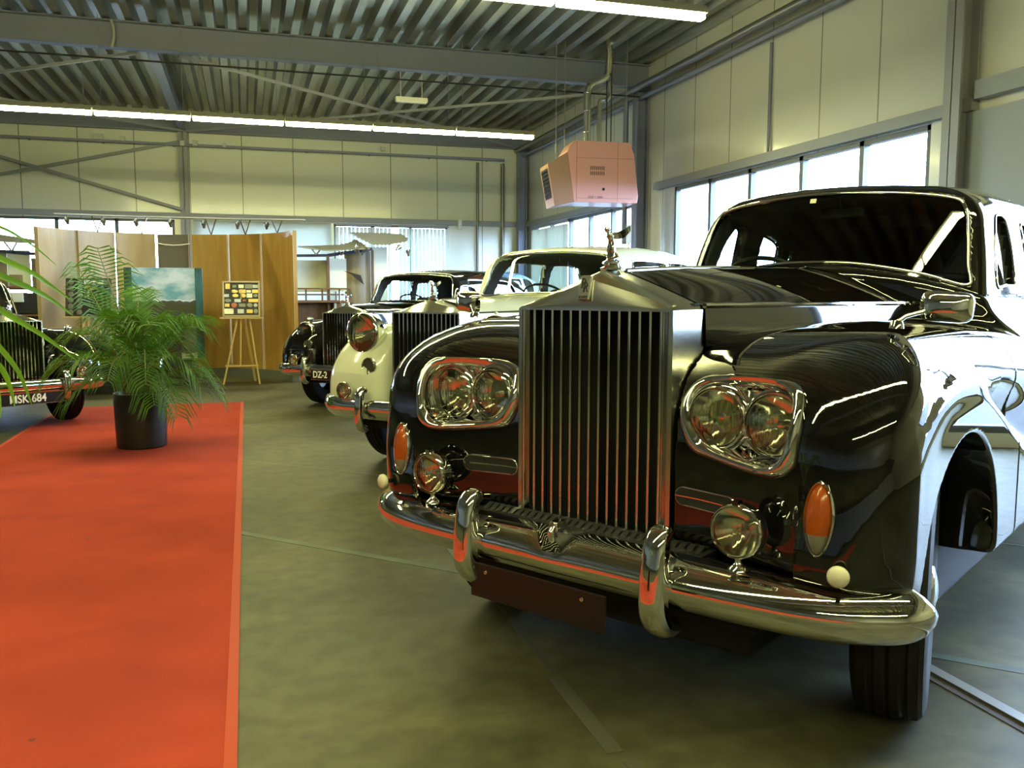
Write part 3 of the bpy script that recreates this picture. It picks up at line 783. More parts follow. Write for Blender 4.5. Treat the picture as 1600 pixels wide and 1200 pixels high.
mb = MB(); mb.box((0, 3.1, .31), (1.5, 3.9, .26)); mb.box((0, .75, .34), (1.02, 1.0, .22)); bevel(mb.build('underbody', DARK, lim), .02)
mb = MB(); mb.tube([(-.72, .73, .36), (.72, .73, .36)], .035, 10); mb.build('front_axle', DARKTRIM, lim, True)
# ================================================================== older saloons with free-standing headlamps
def vint_low(x, y, z):
    w = np.abs(x)
    # front and rear pontoon wings
    zt = pl(y, [(.0, .95), (.3, 1.04), (.6, 1.055), (.9, 1.02), (1.3, .86), (1.8, .68), (2.3, .54), (2.9, .50), (3.3, .70), (3.7, .86), (4.1, .88), (4.6, .78), (5.0, .6), (5.3, .5)])
    top = (z-(zt-.55*np.maximum(np.abs(w-.60)-.04, 0)**2))*.92
    wo = pl(y, [(0, .91), (.3, .95), (1., .96), (2.2, .90), (3, .89), (3.9, .92), (4.8, .82), (5.3, .7)])
    f = smax(top, w-wo+.20*np.maximum(z-.62, 0)**1.5+.1*np.maximum(.5-z, 0), .30)
    face = .09+.26*np.maximum(z-.72, 0)+.9*np.maximum(z-.86, 0)**2*3+.25*np.maximum(.36-w, 0)*0
    f = smax(f, (face-y)*.85, .26)
    f = smax(f, (y-5.05)*.9, .25); f = smax(f, pl(y, [(0, .46), (.3, .44), (.8, .38), (1.5, .36), (6, .36)])-z, .05)
    inner = pl(y, [(0, .36), (.6, .36), (1.2, .42), (1.8, .50), (2.4, .45), (3.2, .45), (5.3, .30)])
    f = smax(f, (inner-w), .16)
    apron = smax(smax(w-.66, z-(.80+.10*np.clip(y-.4, 0, 1)), .12), .34-y, .08); apron = smax(apron, y-4.9, .2); apron = smax(apron, .36-z, .03)
    f = smin(f, apron, .16)
    # tub
    wt = pl(z, [(.4, .74), (.8, .75), (1.05, .72), (1.16, .69), (1.25, .66), (1.3, .6)])
    tub = smax((w-wt)*.95, z-(1.235-.10*w*w), .06); tub = smax(tub, (1.62+.15*w*w)-y, .06)
    tub = smax(tub, (y-(4.95-.9*np.maximum(z-.7, 0)**1.3))*.8, .25); tub = smax(tub, .40-z, .03)
    f = smin(f, tub, .08)
    for yc, zc, R in ((.80, .42, .385), (3.85, .40, .37)):
        dz = np.maximum(z-zc, 0); da = np.sqrt((y-yc)**2+dz*dz)-R
        f = smax(f, -smax(da, .52-w, .03), .015)
    f = smax(f, -np.maximum(w-.285, y-.46), 0)
    return f
def vint_gh(x, y, z):
    w = np.abs(x)
    wg = pl(z, [(1.0, .70), (1.18, .685), (1.4, .655), (1.55, .615), (1.7, .52)])
    f = smax(w-wg, z-(pl(y, [(1.6, 1.62), (2.0, 1.66), (2.6, 1.70), (3.3, 1.69), (3.9, 1.60), (4.4, 1.40), (4.8, 1.1)])-.13*w*w), .16)
    f = smax(f, (1.72+.42*(z-1.2)-.07*(1-(w/.65)**2)-y)*.92, .06)
    f = smax(f, (y-(4.45-.5*(z-1.2)))*.8, .3)
    return f
VWS = catmull([(-.585, 1.262), (-.3, 1.277), (0, 1.282), (.3, 1.277), (.585, 1.262), (.578, 1.36), (.555, 1.50), (.525, 1.565), (.46, 1.592), (.2, 1.615), (0, 1.618), (-.2, 1.615), (-.46, 1.592), (-.525, 1.565), (-.555, 1.50), (-.578, 1.36)], 5, True)
VSW = [catmull(c, 5, True) for c in (
    [(1.99, 1.245), (2.4, 1.24), (2.80, 1.24), (2.82, 1.27), (2.82, 1.50), (2.79, 1.545), (2.5, 1.55), (2.2, 1.545), (2.12, 1.50)],
    [(2.93, 1.24), (3.3, 1.24), (3.62, 1.24), (3.66, 1.28), (3.62, 1.42), (3.50, 1.52), (3.3, 1.55), (2.98, 1.55), (2.93, 1.52), (2.92, 1.3)])]
def vint_cab(x, y, z):
    f = vint_gh(x, y, z); w = np.abs(x)
    f = np.maximum(f, -(f+.05)); f = np.maximum(f, 1.16-z)
    m = y < 2.3
    if m.any(): f[m] = np.maximum(f[m], -np.maximum(poly_sd(x[m], z[m], VWS), y[m]-2.2))
    m = (w > .45) & (z > 1.2) & (z < 1.6)
    if m.any():
        for s_ in VSW: f[m] = np.maximum(f[m], -poly_sd(y[m], z[m], s_))
    return f
_VC = {}
HORNM = mat('horn_mesh_grey', (.07, .07, .055), .5, .4)
def vsurf(key, F, lo, hi, h):
    if key not in _VC: _VC[key] = surface(F, lo, hi, h)
    return _VC[key]
def vintage(name, label, paint, x, y, a, scale=1., lamp=(.556, .17, 1.0, .138), plate=None, horn=True, lampm=None, spot=None, roof=True, sidelight=True, mascot_s=.9):
    car = thing(name, label, 'car', (x, y, 0), -a); car.scale = (scale,)*3
    V, Q, N = vsurf('wing', cut(vint_low, -1, 2.6, x0=.0), (-.01, .0, .3), (.96, 2.62, 1.08), .0135)
    for sg in (1, -1):
        mesh_obj('front_wing', V*[sg, 1, 1], Q if sg > 0 else Q[:, ::-1], paint, car, True, N*[sg, 1, 1])
    V, Q, N = vsurf('tail', cut(vint_low, 1.6, 9), (-.96, 1.55, .3), (.96, 5.4, 1.3), .028); mesh_obj('body_shell', V, Q, paint, car, True, N)
    V, Q, N = vsurf('cab', vint_cab, (-.78, 1.5, 1.12), (.78, 4.7, 1.76), .02); line_inside(mesh_obj('cabin_roof', V, Q, [paint, HEADLINER], car, True, N), V, Q, vint_gh)
    P, N = ws_loop(vint_gh, VWS, 1.4, 2.3); loop_tube('windscreen_trim', P, N, .02, .018, CHROME, car)
    P, Fc, N = patch(vint_gh, VWS, 1, 1.4, 2.3, m=8); mesh_obj('windscreen', P, Fc, GLASS, car, True, N)
    for s_ in VSW:
        for sg in (1, -1):
            P, Fc, N = patch(vint_gh, s_, 0, sg*1.2, 0, m=4, off=.02); mesh_obj('side_window', P, Fc, GLASS, car, True, N)
            P = np.array([(0, p[0], p[1]) for p in s_]); P = bis(vint_gh, P, 0, sg*1.2, 0); N = grad(vint_gh, P); loop_tube('window_trim', P, N/np.linalg.norm(N, axis=1, keepdims=True), .012, .012, CHROME, car)
    mb = MB(); mb.box((0, 2.05, 1.16), (1.2, .25, .12)); bevel(mb.build('dashboard', mat('walnut', (.06, .025, .01), .35), car), .02)
    mb = MB(); mb.box((0, 2.95, 1.12), (1.2, .16, .40)); mb.box((0, 3.9, 1.12), (1.15, .2, .4)); bevel(mb.build('seat', SEAT, car), .05, 3)
    mb = MB(); t_ = [Vector((-.34+.2*math.cos(q), 2.34-.07*math.sin(q), 1.27+.09*math.sin(q))) for q in np.linspace(0, 2*PI, 29)[:-1]]
    mb.tube(t_, .011, 6, closed=True); mb.bar((-.53, 2.34, 1.27), (-.15, 2.34, 1.27), .015); mb.build('steering_wheel', DARKTRIM, car, True)
    mb = MB(); mb.box((0, 2.02, 1.53), (.17, .02, .045)); mb.bar((0, 2.02, 1.53), (0, 2.0, 1.60), .01); mb.build('rear_view_mirror', DARKTRIM, car)
    # bonnet
    V = []; F = []; us = np.linspace(-1, 1, 25); ys = np.linspace(.34, 1.70, 24)
    for yy in ys:
        w = float(np.interp(yy, [.34, .8, 1.3, 1.7], [.285, .33, .42, .54])); zc = float(np.interp(yy, [.34, .9, 1.7], [1.235, 1.25, 1.262])); ze = float(np.interp(yy, [.34, 1.7], [1.150, 1.165]))
        V += [(-w-.01, yy, .70), (-w-.004, yy, .95), (-w, yy, ze-.02)]+[(u*w*.98, yy, ze+(zc-ze)*(1-(.4*abs(u)+.6*abs(u)**2.4))) for u in us]+[(w, yy, ze-.02), (w+.004, yy, .95), (w+.01, yy, .70)]
    n = len(us)+6
    for i in range(len(ys)-1):
        for k in range(n-1): F.append((i*n+k, i*n+k+1, (i+1)*n+k+1, (i+1)*n+k))
    mesh_obj('bonnet', V, F, paint, car, True, sharp=30)
    mb = MB(); mb.tube([(0, .36, 1.237), (0, 1.0, 1.254), (0, 1.68, 1.264)], .006, 6)
    for sg in (-1, 1): mb.tube([(sg*.285, .36, 1.148), (sg*.42, 1.3, 1.158), (sg*.54, 1.7, 1.165)], .006, 6)
    mb.build('bonnet_strip', CHROME, car, True)
    # radiator
    W = .284; yf_, ybk = .165, .345; rows = []
    def row(yy, zs, za): return [(-W, yy, .45), (-W, yy, zs-.01), (-W+.01, yy, zs)]+[(u*W, yy, zs+(za-zs)*(1-abs(u)/.955)**.92) for u in np.linspace(-.955, .955, 19)]+[(W-.01, yy, zs), (W, yy, zs-.01), (W, yy, .45)]
    rows = [row(ybk, 1.155, 1.235), row(.235, 1.155, 1.238), row(.215, 1.155, 1.23)]
    ped = [(p[0], yf_, min(p[2], 1.152)) for p in rows[-1]]; rows.append(ped)
    inn = [(max(min(p[0], W-.014), -W+.014), yf_, min(p[2], 1.142)) for p in ped]; rows.append(inn); rows.append([(p[0], yf_+.06, p[2]) for p in inn])
    V = [p for r in rows for p in r]; n = len(rows[0]); F = [(i*n+k, i*n+k+1, (i+1)*n+k+1, (i+1)*n+k) for i in range(len(rows)-1) for k in range(n-1)]
    rad = mesh_obj('radiator_shell', V, F, STEEL, car, True, sharp=24)
    mb = MB()
    for i in range(1, 15):
        xx = -W+.014+(2*W-.028)*i/15; mb.box((xx, .20, .80), (.010, .035, .69))
    mb.build('grille_bars', CHROME, rad); mb = MB(); mb.box((0, .32, .80), (2*W-.02, .03, .72)); mb.build('radiator_core', DARK, rad)
    ms = mascot('mascot', car, (0, .26, 1.236), mascot_s)
    # lamps
    for sg in (1, -1):
        lw, ly, lz, lr = lamp
        l = make_lamp('headlamp', lr, lr*.6, car, (sg*lw, ly, lz), 0, 0, ribs=6, shell=lr*1.6, m_ring=CHROME); l['label'] = 'round headlamp in a chrome bullet shell'
        mb = MB(); mb.tube([(0, lr*.7, -lr*.7), (0, lr*.9, -lr*1.3)], [.03, .045], 10); mb.lathe([(.0, lr*1.06), (.012, lr*1.03), (.008, lr*1.16), (.0, lr*1.18)], 10, c=(0, .02, 0)); mb.build('lamp_bracket', lampm or paint, l, True)
        fg = make_lamp('fog_lamp', .062, .04, car, (sg*.60, .02, .60), 0, 0, ribs=8, shell=.07, pattern='c')
        mb = MB(); mb.lathe([(.01, -.06), (.01, -.085), (.028, -.10), (.001, -.102)], 14, c=(0, .012, 0)); mb.build('lamp_stalk', CHROME, fg, True)
        if sidelight:
            zz = bis(vint_low, np.array([(sg*.66, .42, 0)]), 2, 1.3, .5)[0]
            mb = MB(); mb.lathe([(.001, -.02), (.022, -.015), (.030, 0), (.030, .02), (.018, .06), (.001, .085)], 18, axis='y', c=(0, 0, .028)); mb.lathe([(.022, -.01), (.010, .004), (.010, .02)], 12)
            o = mb.build('side_lamp', CHROME, car, True, 50); o.location = zz
        if horn:
            ph = bis(vint_low, np.array([(sg*.455, 0, .775)]), 1, -.1, .9)[0]
            mb = MB(); mb.lathe([(.050, -.004), (.054, -.012), (.058, -.004), (.058, .012)], 28, axis='y'); mb.box((0, -.012, 0), (.006, .006, .12)); o = mb.build('horn_grille', CHROME, car, True, 50); o.location = (ph[0], ph[1]-.008, ph[2])
            mb = MB(); mb.lathe([(.0005, -.006), (.051, -.003), (.051, .02)], 24, axis='y'); mb.build('horn_mesh', HORNM, o, True)
        wheel(car, (sg*.745, .80, .37), .37, .17, side=sg, rim=.20, disc=paint, tread=False)
        wheel(car, (sg*.745, 3.85, .37), .37, .17, side=sg, rim=.20, disc=paint, tread=False)
    path = bump_path(W=.915, n=40)
    bo = bumper(path, .475, BPZ, .80, 'front_bumper', CHROME, car, off=(0, .02))
    for sg in (1, -1):
        pth = catmull([(0, .03, .61), (0, -.0, .615), (0, -.020, .59), (0, -.030, .53), (0, -.034, .46), (0, -.03, .40), (0, -.01, .36), (0, .03, .345)], 4)
        mb = MB(); mb.tube([tuple(p) for p in pth], [.022, .028]+[.032]*(len(pth)-4)+[.030, .026], 14, sx=.9, sy=1.1); o = mb.build('overrider', CHROME, bo, True, 60); o.location = (sg*.42, 0, 0)
    if plate:
        txt, size, px_, w_, pz, al, tx = plate
        mb = MB(); mb.box((px_, -.012, pz), (w_, .008, .115)); pb = bevel(mb.build('number_plate', PLATEM, bo), .003)
        mb = MB()
        for dz in (-.057, .057): mb.box((px_, -.017, pz+dz), (w_, .004, .005))
        mb.build('plate_border', STEEL, pb)
        text_obj('plate_text', txt, size, mat('plate_white', (.85, .86, .84), .5), pb, Vector((tx, -.018, pz)), Matrix.Rotation(PI/2, 4, 'X'), align=al, bold=.002, sx=.85)
    mb = MB(); mb.box((0, 2.3, .36), (1.3, 4., .10)); mb.box((0, .45, .45), (1.1, .3, .12)); mb.build('underbody', DARK, car)
    return car, rad
wcar, _ = vintage('saloon_car', 'cream white vintage saloon with one large round headlamp beside its grille', WHITE, 1.01979998, 5.69871951, .85215416, 1.0)
dcar, _ = vintage('saloon_car', 'black vintage saloon with plate DZ beyond the cream white car', BLACK, .88643326, 9.39939363, .70735735, .93, lamp=(.555, .20, .925, .108),
    plate=('DZ-2', .105, 0, .66, .44, 'LEFT', -.30))
mcar, _ = vintage('saloon_car', 'black vintage saloon with plate MSK 684 on the left by the carpet', BLACK, -1.93340039, 8.7714439, -.59603685, .885, lamp=(.43, .20, .70, .10), sidelight=True,
    plate=('MSK 684', .115, .02, .78, .365, 'CENTER', .03), horn=False)
BLUE = mat('pale_blue_paint', (.16, .25, .36), .2, coat=.6)
bcar, _ = vintage('saloon_car', 'pale blue car far behind, only its roof showing past the cream car', BLUE, 3.3, 15.4, .6, 1.02)
# ================================================================== the hall
XW, YB, XL, YF, ZC = 7.1, 22.2, -22.0, -14.0, 5.40
FLOORM = mat('polished_concrete', (.2, .19, .14), .5, spec=.22); noisy(FLOORM, (.046, .045, .026), (.115, .110, .066), 1.1, 9, (1, 1, 1), rr=(.38, .58), dist=.6)
N, L, b = nodes(FLOORM)
# fine speckle over the mottling
tc = N.new('ShaderNodeTexCoord'); n2 = N.new('ShaderNodeTexNoise'); n2.inputs['Scale'].default_value = 9; n2.inputs['Detail'].default_value = 8; L.new(tc.outputs['Object'], n2.inputs['Vector'])
mx = N.new('ShaderNodeMix'); mx.data_type = 'RGBA'; mx.blend_type = 'MULTIPLY'; mx.inputs['Factor'].default_value = .55
src = b.inputs['Base Color'].links[0].from_socket; rp = N.new('ShaderNodeValToRGB'); rp.color_ramp.elements[0].position = .36; rp.color_ramp.elements[1].position = .6
rp.color_ramp.elements[0].color = (.55, .55, .55, 1); rp.color_ramp.elements[1].color = (1.1, 1.1, 1.1, 1); L.new(n2.outputs['Fac'], rp.inputs['Fac'])
L.new(src, mx.inputs[6]); L.new(rp.outputs['Color'], mx.inputs[7]); L.new(mx.outputs[2], b.inputs['Base Color'])
mb = MB(); mb.box(((XW+XL)/2, (YB+YF)/2, -.05), (XW-XL, YB-YF, .1)); struct(mb.build('floor', FLOORM))
JOINT = mat('joint_filler_green', (.15, .19, .12), .5); JOINTP = mat('joint_filler_pale', (.17, .165, .11), .5)
def strip(name, a, b, w, m, z=.0015, label=None):
    mb = MB(); mb.bar((a[0], a[1], z/2), (b[0], b[1], z/2), w, z); o = mb.build(name, m); struct(o); return o
strip('trim_1', (-2.6, 9.28), (5.2, 2.12), .012, JOINTP)
strip('trim_2', (-2.6, 7.35), (3.0, 1.75), .05, JOINT)
noisy(JOINT, (.045, .06, .04), (.085, .11, .08), 5, 6)
mb = MB()
for i in range(16):
    y0 = -2+i*.55; mb.box((.965+.012*math.sin(i*2.1), y0, .001), (.03+.02*(i % 3)/2, .5, .002))
struct(mb.build('trim_3', mat('worn_filler', (.075, .075, .055), .6)))
RAILM = mat('rail_steel', (.24, .24, .24), .45, .5)
mb = MB(); mb.box((2.205, 2.0, .005), (.045, 10, .010)); struct(mb.build('trim_4', RAILM))
mb = MB(); mb.box((2.163, 2.0, .0015), (.035, 10, .003)); struct(mb.build('trim_5', mat('rusty_groove', (.035, .028, .018), .7)))

# --- insulated metal wall panels (joints modelled in the material as a repeating groove)
def panelmat(name, col, pitch, axis, rough=.36):
    m = mat(name, col, rough, .0, spec=.8); N, L, b = nodes(m)
    b.inputs['Coat Weight'].default_value = .6; b.inputs['Coat Roughness'].default_value = .13
    tc = N.new('ShaderNodeTexCoord'); sp = N.new('ShaderNodeSeparateXYZ'); L.new(tc.outputs['Object'], sp.inputs[0])
    dv = N.new('ShaderNodeMath'); dv.operation = 'DIVIDE'; dv.inputs[1].default_value = pitch; L.new(sp.outputs[axis], dv.inputs[0])
    fr = N.new('ShaderNodeMath'); fr.operation = 'FRACT'; L.new(dv.outputs[0], fr.inputs[0])
    sb = N.new('ShaderNodeMath'); sb.operation = 'SUBTRACT'; sb.inputs[1].default_value = .5; L.new(fr.outputs[0], sb.inputs[0])
    ab = N.new('ShaderNodeMath'); ab.operation = 'ABSOLUTE'; L.new(sb.outputs[0], ab.inputs[0])
    gt = N.new('ShaderNodeMath'); gt.operation = 'GREATER_THAN'; gt.inputs[1].default_value = .5-.012/pitch; L.new(ab.outputs[0], gt.inputs[0])
    x = N.new('ShaderNodeMix'); x.data_type = 'RGBA'; x.inputs[6].default_value = (*col, 1); x.inputs[7].default_value = (col[0]*.35, col[1]*.35, col[2]*.35, 1)
    L.new(gt.outputs[0], x.inputs['Factor']); L.new(x.outputs[2], b.inputs['Base Color'])
    ns = N.new('ShaderNodeTexNoise'); ns.inputs['Scale'].default_value = 1.3; ns.inputs['Detail'].default_value = 1; L.new(tc.outputs['Object'], ns.inputs['Vector'])
    bp = N.new('ShaderNodeBump'); bp.inputs['Strength'].default_value = .12; bp.inputs['Distance'].default_value = .08; L.new(ns.outputs['Fac'], bp.inputs['Height']); L.new(bp.outputs[0], b.inputs['Normal'])
    return m
WPB = panelmat('wall_panel_back', (.72, .74, .64), 1.18, 0, .34)
WPR = panelmat('wall_panel_right', (.72, .73, .70), 1.1, 1, .33)
FRAME = mat('grey_window_frame', (.10, .11, .12), .4); STL = mat('grey_painted_steel', (.22, .235, .34), .42, .0); STL2 = mat('light_grey_steel', (.30, .31, .34), .4)
WGLASS = thin_glass('pane_glass', (.97, .98, .98))
def wall_with_holes(name, axis, pos, lo, hi, z0, z1, holes, m, t=.12):
    """axis 'x': plane x=pos spanning y lo..hi"""
    mb = MB(); hs = sorted(holes)
    def bx(a, b, za, zb):
        if b-a < 1e-4 or zb-za < 1e-4: return
        c = (a+b)/2; zc = (za+zb)/2
        if axis == 'x': mb.box((pos+t/2, c, zc), (t, b-a, zb-za))
        else: mb.box((c, pos+t/2, zc), (b-a, t, zb-za))
    cur = lo
    for a, b, za, zb in hs:
        bx(cur, a, z0, z1); bx(a, b, z0, za); bx(a, b, zb, z1); cur = b
    bx(cur, hi, z0, z1)
    return struct(mb.build(name, m))
RH = [(2.2, 6.35, .12, 3.10), (7.94, 13.86, .95, 3.10), (15.35, 21.5, .95, 2.98)]
wall_with_holes('wall_right', 'x', XW, YF, YB+.12, 0, ZC+.4, RH, WPR)
BHO = [(-9.4, -5.6, .9, 2.98), (-5.3, -1.55, .9, 2.98), (-1.05, 2.0, .9, 2.98), (2.12, 4.98, .9, 2.98)]
wall_with_holes('wall_back', 'y', YB, XL, XW, 0, ZC+.4, BHO, WPB)
wall_with_holes('wall_left', 'x', XL-.12, YF, YB+.12, 0, ZC+.4, [], WPR)
wall_with_holes('wall_front', 'y', YF-.12, XL, XW, 0, ZC+.4, [], WPB)
wn = [0]
def window(axis, pos, a, b, z0, z1, divs, t=.06, dep=.09):
    wn[0] += 1; fr = MB()
    def bx(c, zc, da, dz, d=dep):
        if axis == 'x': fr.box((pos+.05, c, zc), (d, da, dz))
        else: fr.box((c, pos+.05, zc), (da, d, dz))
    bx((a+b)/2, z0+t/2, b-a, t); bx((a+b)/2, z1-t/2, b-a, t); bx(a+t/2, (z0+z1)/2, t, z1-z0); bx(b-t/2, (z0+z1)/2, t, z1-z0)
    for d in divs: bx(d, (z0+z1)/2, t+.02, z1-z0)
    o = struct(fr.build('window_%d' % wn[0], FRAME))
    g = MB()
    if axis == 'x': g.box((pos+.07, (a+b)/2, (z0+z1)/2), (.006, b-a-.04, z1-z0-.04))
    else: g.box(((a+b)/2, pos+.07, (z0+z1)/2), (b-a-.04, .006, z1-z0-.04))
    g.build('window_pane', WGLASS, o); return o
window('x', XW, 7.94, 13.86, .95, 3.10, [9.06, 10.26, 11.51, 12.67])
window('x', XW, 15.35, 21.5, .95, 2.98, [16.6, 17.8, 19.0, 20.3])
window('x', XW, 2.2, 6.35, .12, 3.10, [4.3])
for a, b_, _, _ in BHO: window('y', YB, a, b_, .9, 2.98, list(np.linspace(a, b_, 4)[1:-1]))

# grey sliding leaf standing beside the big glazed opening
mb = MB(); mb.box((XW-.06, 6.86, 1.55), (.06, .95, 3.1)); struct(mb.build('door_1', mat('grey_door_leaf', (.30, .32, .35), .4)))
# girts along the walls at the window heads
mb = MB(); mb.box((XW-.05, 10.9, 3.18), (.10, 7.2, .13)); mb.box((XW-.05, 18.5, 3.06), (.10, 7.0, .13)); mb.box((XW-.05, 3.2, 3.30), (.14, 8.1, .18)); struct(mb.build('trim_6', STL2))
mb = MB(); mb.box((-7.4, YB-.05, 3.07), (29, .10, .13)); struct(mb.build('trim_7', STL2))
mb = MB(); mb.box((XW-.04, 7.9, 4.87), (.08, 28, .05)); struct(mb.build('trim_8', STL))

# --- trapezoidal roof deck, ribs running along Y
DECK = mat('galvanised_deck', (.42, .42, .36), .30, .85); noisy(DECK, (.30, .30, .25), (.52, .52, .45), 2.2, 5, (1, .25, 1), rr=(.22, .42))
V = []; x = XL-.1; prof = []
P_ = .33
while x < XW+.1:
    prof += [(x, ZC), (x+.12, ZC), (x+.165, ZC+.15), (x+.285, ZC+.15), (x+.33, ZC)][:-1]; x += P_
mb = MB(); K = len(prof); ysd = [YF, YB]
V = [(p[0], y_, p[1]) for y_ in ysd for p in prof]; F = [(k, k+1, K+k+1, K+k) for k in range(K-1)]
mb.add(V, F); struct(mb.build('ceiling', DECK))
mb = MB(); mb.box(((XW+XL)/2, (YB+YF)/2, ZC+.30), (XW-XL+.4, YB-YF+.4, .06)); struct(mb.build('trim_9', STL))
def ibeam(mb, a, b, h, w, tw=.012, tf=.02, side=(0, 0, 1)):
    a, b = Vector(a), Vector(b); u = Vector(side)
    mb.bar(a, b, tw, h, u); mb.bar(a+u*(h/2-tf/2), b+u*(h/2-tf/2), w, tf, u); mb.bar(a-u*(h/2-tf/2), b-u*(h/2-tf/2), w, tf, u)
for yb in (14.97, 7.4, -.1):
    mb = MB(); ibeam(mb, (XL, yb, 5.18), (XW, yb, 5.18), .40, .20); struct(bevel(mb.build('roof_beam', STL), .004, 1))
mb = MB(); ibeam(mb, (XL, YB-.16, 5.12), (XW, YB-.16, 5.12), .30, .18); struct(mb.build('roof_beam', STL))
mb = MB()
for xx in (-1.3, -9.7):
    ibeam(mb, (xx, 15.07, 5.10), (xx, YB-.2, 5.10), .20, .16)
struct(mb.build('roof_purlin', STL))
mb = MB()
for xx, yy, w_ in ((-1.3, YB-.12, .20),): ibeam(mb, (xx, yy, 0), (xx, yy, 5.0), .18, .20, side=(0, 1, 0))
struct(mb.build('column_back', STL2))
for xx, yy in ((XW-.13, 15.0), (XW-.13, 7.42), (XW-.2, YB-.2)):
    mb = MB(); ibeam(mb, (xx, yy, 0), (xx, yy, 5.0), .22, .22, side=(1, 0, 0)); mb.box((xx, yy, 4.95), (.34, .34, .05)); struct(mb.build('column_right', STL if yy > 10 else STL2))
mb = MB()
def rod(a, b, w=.055): mb.bar(a, b, w, w*.8)
rod((-.9, 15.1, 4.97), (6.9, 21.9, 4.97)); rod((6.9, 15.1, 4.97), (-1.2, 21.9, 4.97)); rod((-1.3, 21.9, 4.97), (-9.6, 15.1, 4.97)); rod((-1.5, 15.1, 4.97), (-9.6, 21.9, 4.97))
rod((-1.35, YB-.22, 3.2), (-6.9, YB-.22, 4.75), .08); rod((-1.35, YB-.18, 4.75), (-7.4, YB-.18, 3.3), .08)
struct(mb.build('wind_brace', STL2))
# services
PIPEM = mat('grey_pipe', (.17, .17, .165), .35, .5)
def pipe(name, label, pts, r, m=PIPEM, n=12, cat='pipe', group=None):
    mb = MB(); mb.tube(pts, r, n); o = mb.build(name, m, None, True, 50); return tag(o, label, cat, group)
pipe('ceiling_pipe', 'thick grey pipe along the top of the right wall', [(XW-.32, YF+.1, 4.93), (XW-.32, YB-.1, 4.93)], .06)
pipe('ceiling_pipe', 'thinner dark pipe running just below the thick pipe on the right wall', [(XW-.16, YF+.1, 4.80), (XW-.16, YB-.1, 4.80)], .038, STL)
pipe('conduit_rail', 'dark thin conduit strung across under the roof beam', [(XL+.1, 14.52, 4.72), (XW-.4, 14.52, 4.72)], .014, DARKTRIM)
mb = MB(); mb.box((-1.6, YB-.30, 4.66), (16.0, .10, .05))
for xx in np.arange(-9, 6.5, 1.5): mb.box((xx, YB-.15, 4.66), (.03, .28, .03))
tag(mb.build('cable_tray', STL), 'dark cable tray crossing the back wall under the roof', 'cable tray')
for i, (xx, rr_) in enumerate(((5.75, .035), (6.42, .05))):
    pipe('wall_conduit', ['slim vertical conduit on the back wall right of the blinds', 'thicker vertical downpipe near the back right corner'][i], [(xx, YB-.08, .1), (xx, YB-.08, 4.6)], rr_)
pipe('wall_conduit', 'thin vertical conduit on the right wall above the windows', [(XW-.03, 11.0, 3.26), (XW-.03, 11.0, 4.75)], .02, STL)
mb = MB(); mb.tube([(XW-.31, 15.25, 2.2), (XW-.31, 15.25, 4.8)], .05, 10); mb.tube([(XW-.31, 14.8, .2), (XW-.31, 14.8, 4.8)], .035, 10); tag(mb.build('downpipe', STL, None, True), 'dark pipes clipped to the column behind the red heater', 'pipe')
pts = catmull([(-1.83, 14.86, 5.36), (-1.80, 14.85, 5.25), (-1.80, 14.85, 5.10), (-1.84, 14.87, 4.96)], 5)
pipe('cable_loop', 'pale cable looping over the steel roof beam', [tuple(p) for p in pts], .022, mat('pale_cable', (.45, .45, .42), .5))
# small surface boxes on the cable tray and walls
BOXM = mat('pale_switch_box', (.55, .56, .50), .5)
for i, (u, v, w, h) in enumerate(((-3.05, 4.74, .20, .12), (-2.55, 4.72, .10, .10), (-1.30, 4.68, .10, .12), (-1.02, 4.70, .11, .12), (-.38, 4.68, .09, .09), (3.3, 4.78, .12, .10))):
    mb = MB(); mb.box((u, YB-.38, v), (w, .06, h)); o = bevel(mb.build('junction_box', BOXM), .01)
    tag(o, ['pale box leftmost on the cable tray', 'small pale box second from left on the cable tray', 'pale box in front of the back column top', 'pale box just right of the back column top', 'small pale box third right of the back column', 'pale box far right along the back cable tray'][i], 'junction box')
mb = MB(); mb.box((5.28, YB-.10, 3.04), (.10, .06, .26)); tag(bevel(mb.build('switch_box', mat('white_box', (.8, .8, .78), .4)), .01), 'white switch box at the girt right of the blinds', 'switch box')
e = thing('exit_light', 'small unlit emergency light under the roof deck', 'light fitting', (3.05, 16.6, 4.86))
mb = MB(); mb.box((0, 0, 0), (.60, .12, .08)); bevel(mb.build('housing', mat('fitting_white', (.62, .63, .6), .4), e), .01)
mb = MB(); mb.box((0, 0, -.045), (.56, .10, .02)); mb.tube([(-.2, 0, .04), (-.2, 0, .55)], .006, 6); mb.tube([(.2, 0, .04), (.2, 0, .55)], .006, 6); mb.build('diffuser', mat('diffuser_off', (.7, .7, .66), .3), e)

# --- fluorescent battens
TUBE = mat('fluorescent_tube', (1, 1, 1), .4, emis=(1.0, .99, .42), estr=88.)
FIT = mat('batten_white', (.40, .40, .36), .35)
def batten(x0, x1, y, z, lab, grp):
    t = thing('fluorescent_light', lab, 'ceiling light', ((x0+x1)/2, y, z), 0, grp); l = x1-x0-.02
    mb = MB(); V = [(-l/2, -.075, .0), (-l/2, .075, .0), (-l/2, .045, .075), (-l/2, -.045, .075)]; V += [(l/2, p[1], p[2]) for p in V]
    mb.add(V, [(0, 1, 2, 3), (7, 6, 5, 4), (0, 4, 5, 1), (1, 5, 6, 2), (2, 6, 7, 3), (3, 7, 4, 0)]); mb.build('housing', FIT, t)
    mb = MB(); mb.box((0, 0, -.030), (l-.02, .105, .05)); bevel(mb.build('tube', TUBE, t), .012, 2)
    mb = MB()
    for s_ in (-.42, .42): mb.tube([(s_*l, 0, .07), (s_*l, 0, ZC-z-.02)], .004, 6)
    mb.build('hanger', STL, t); return t
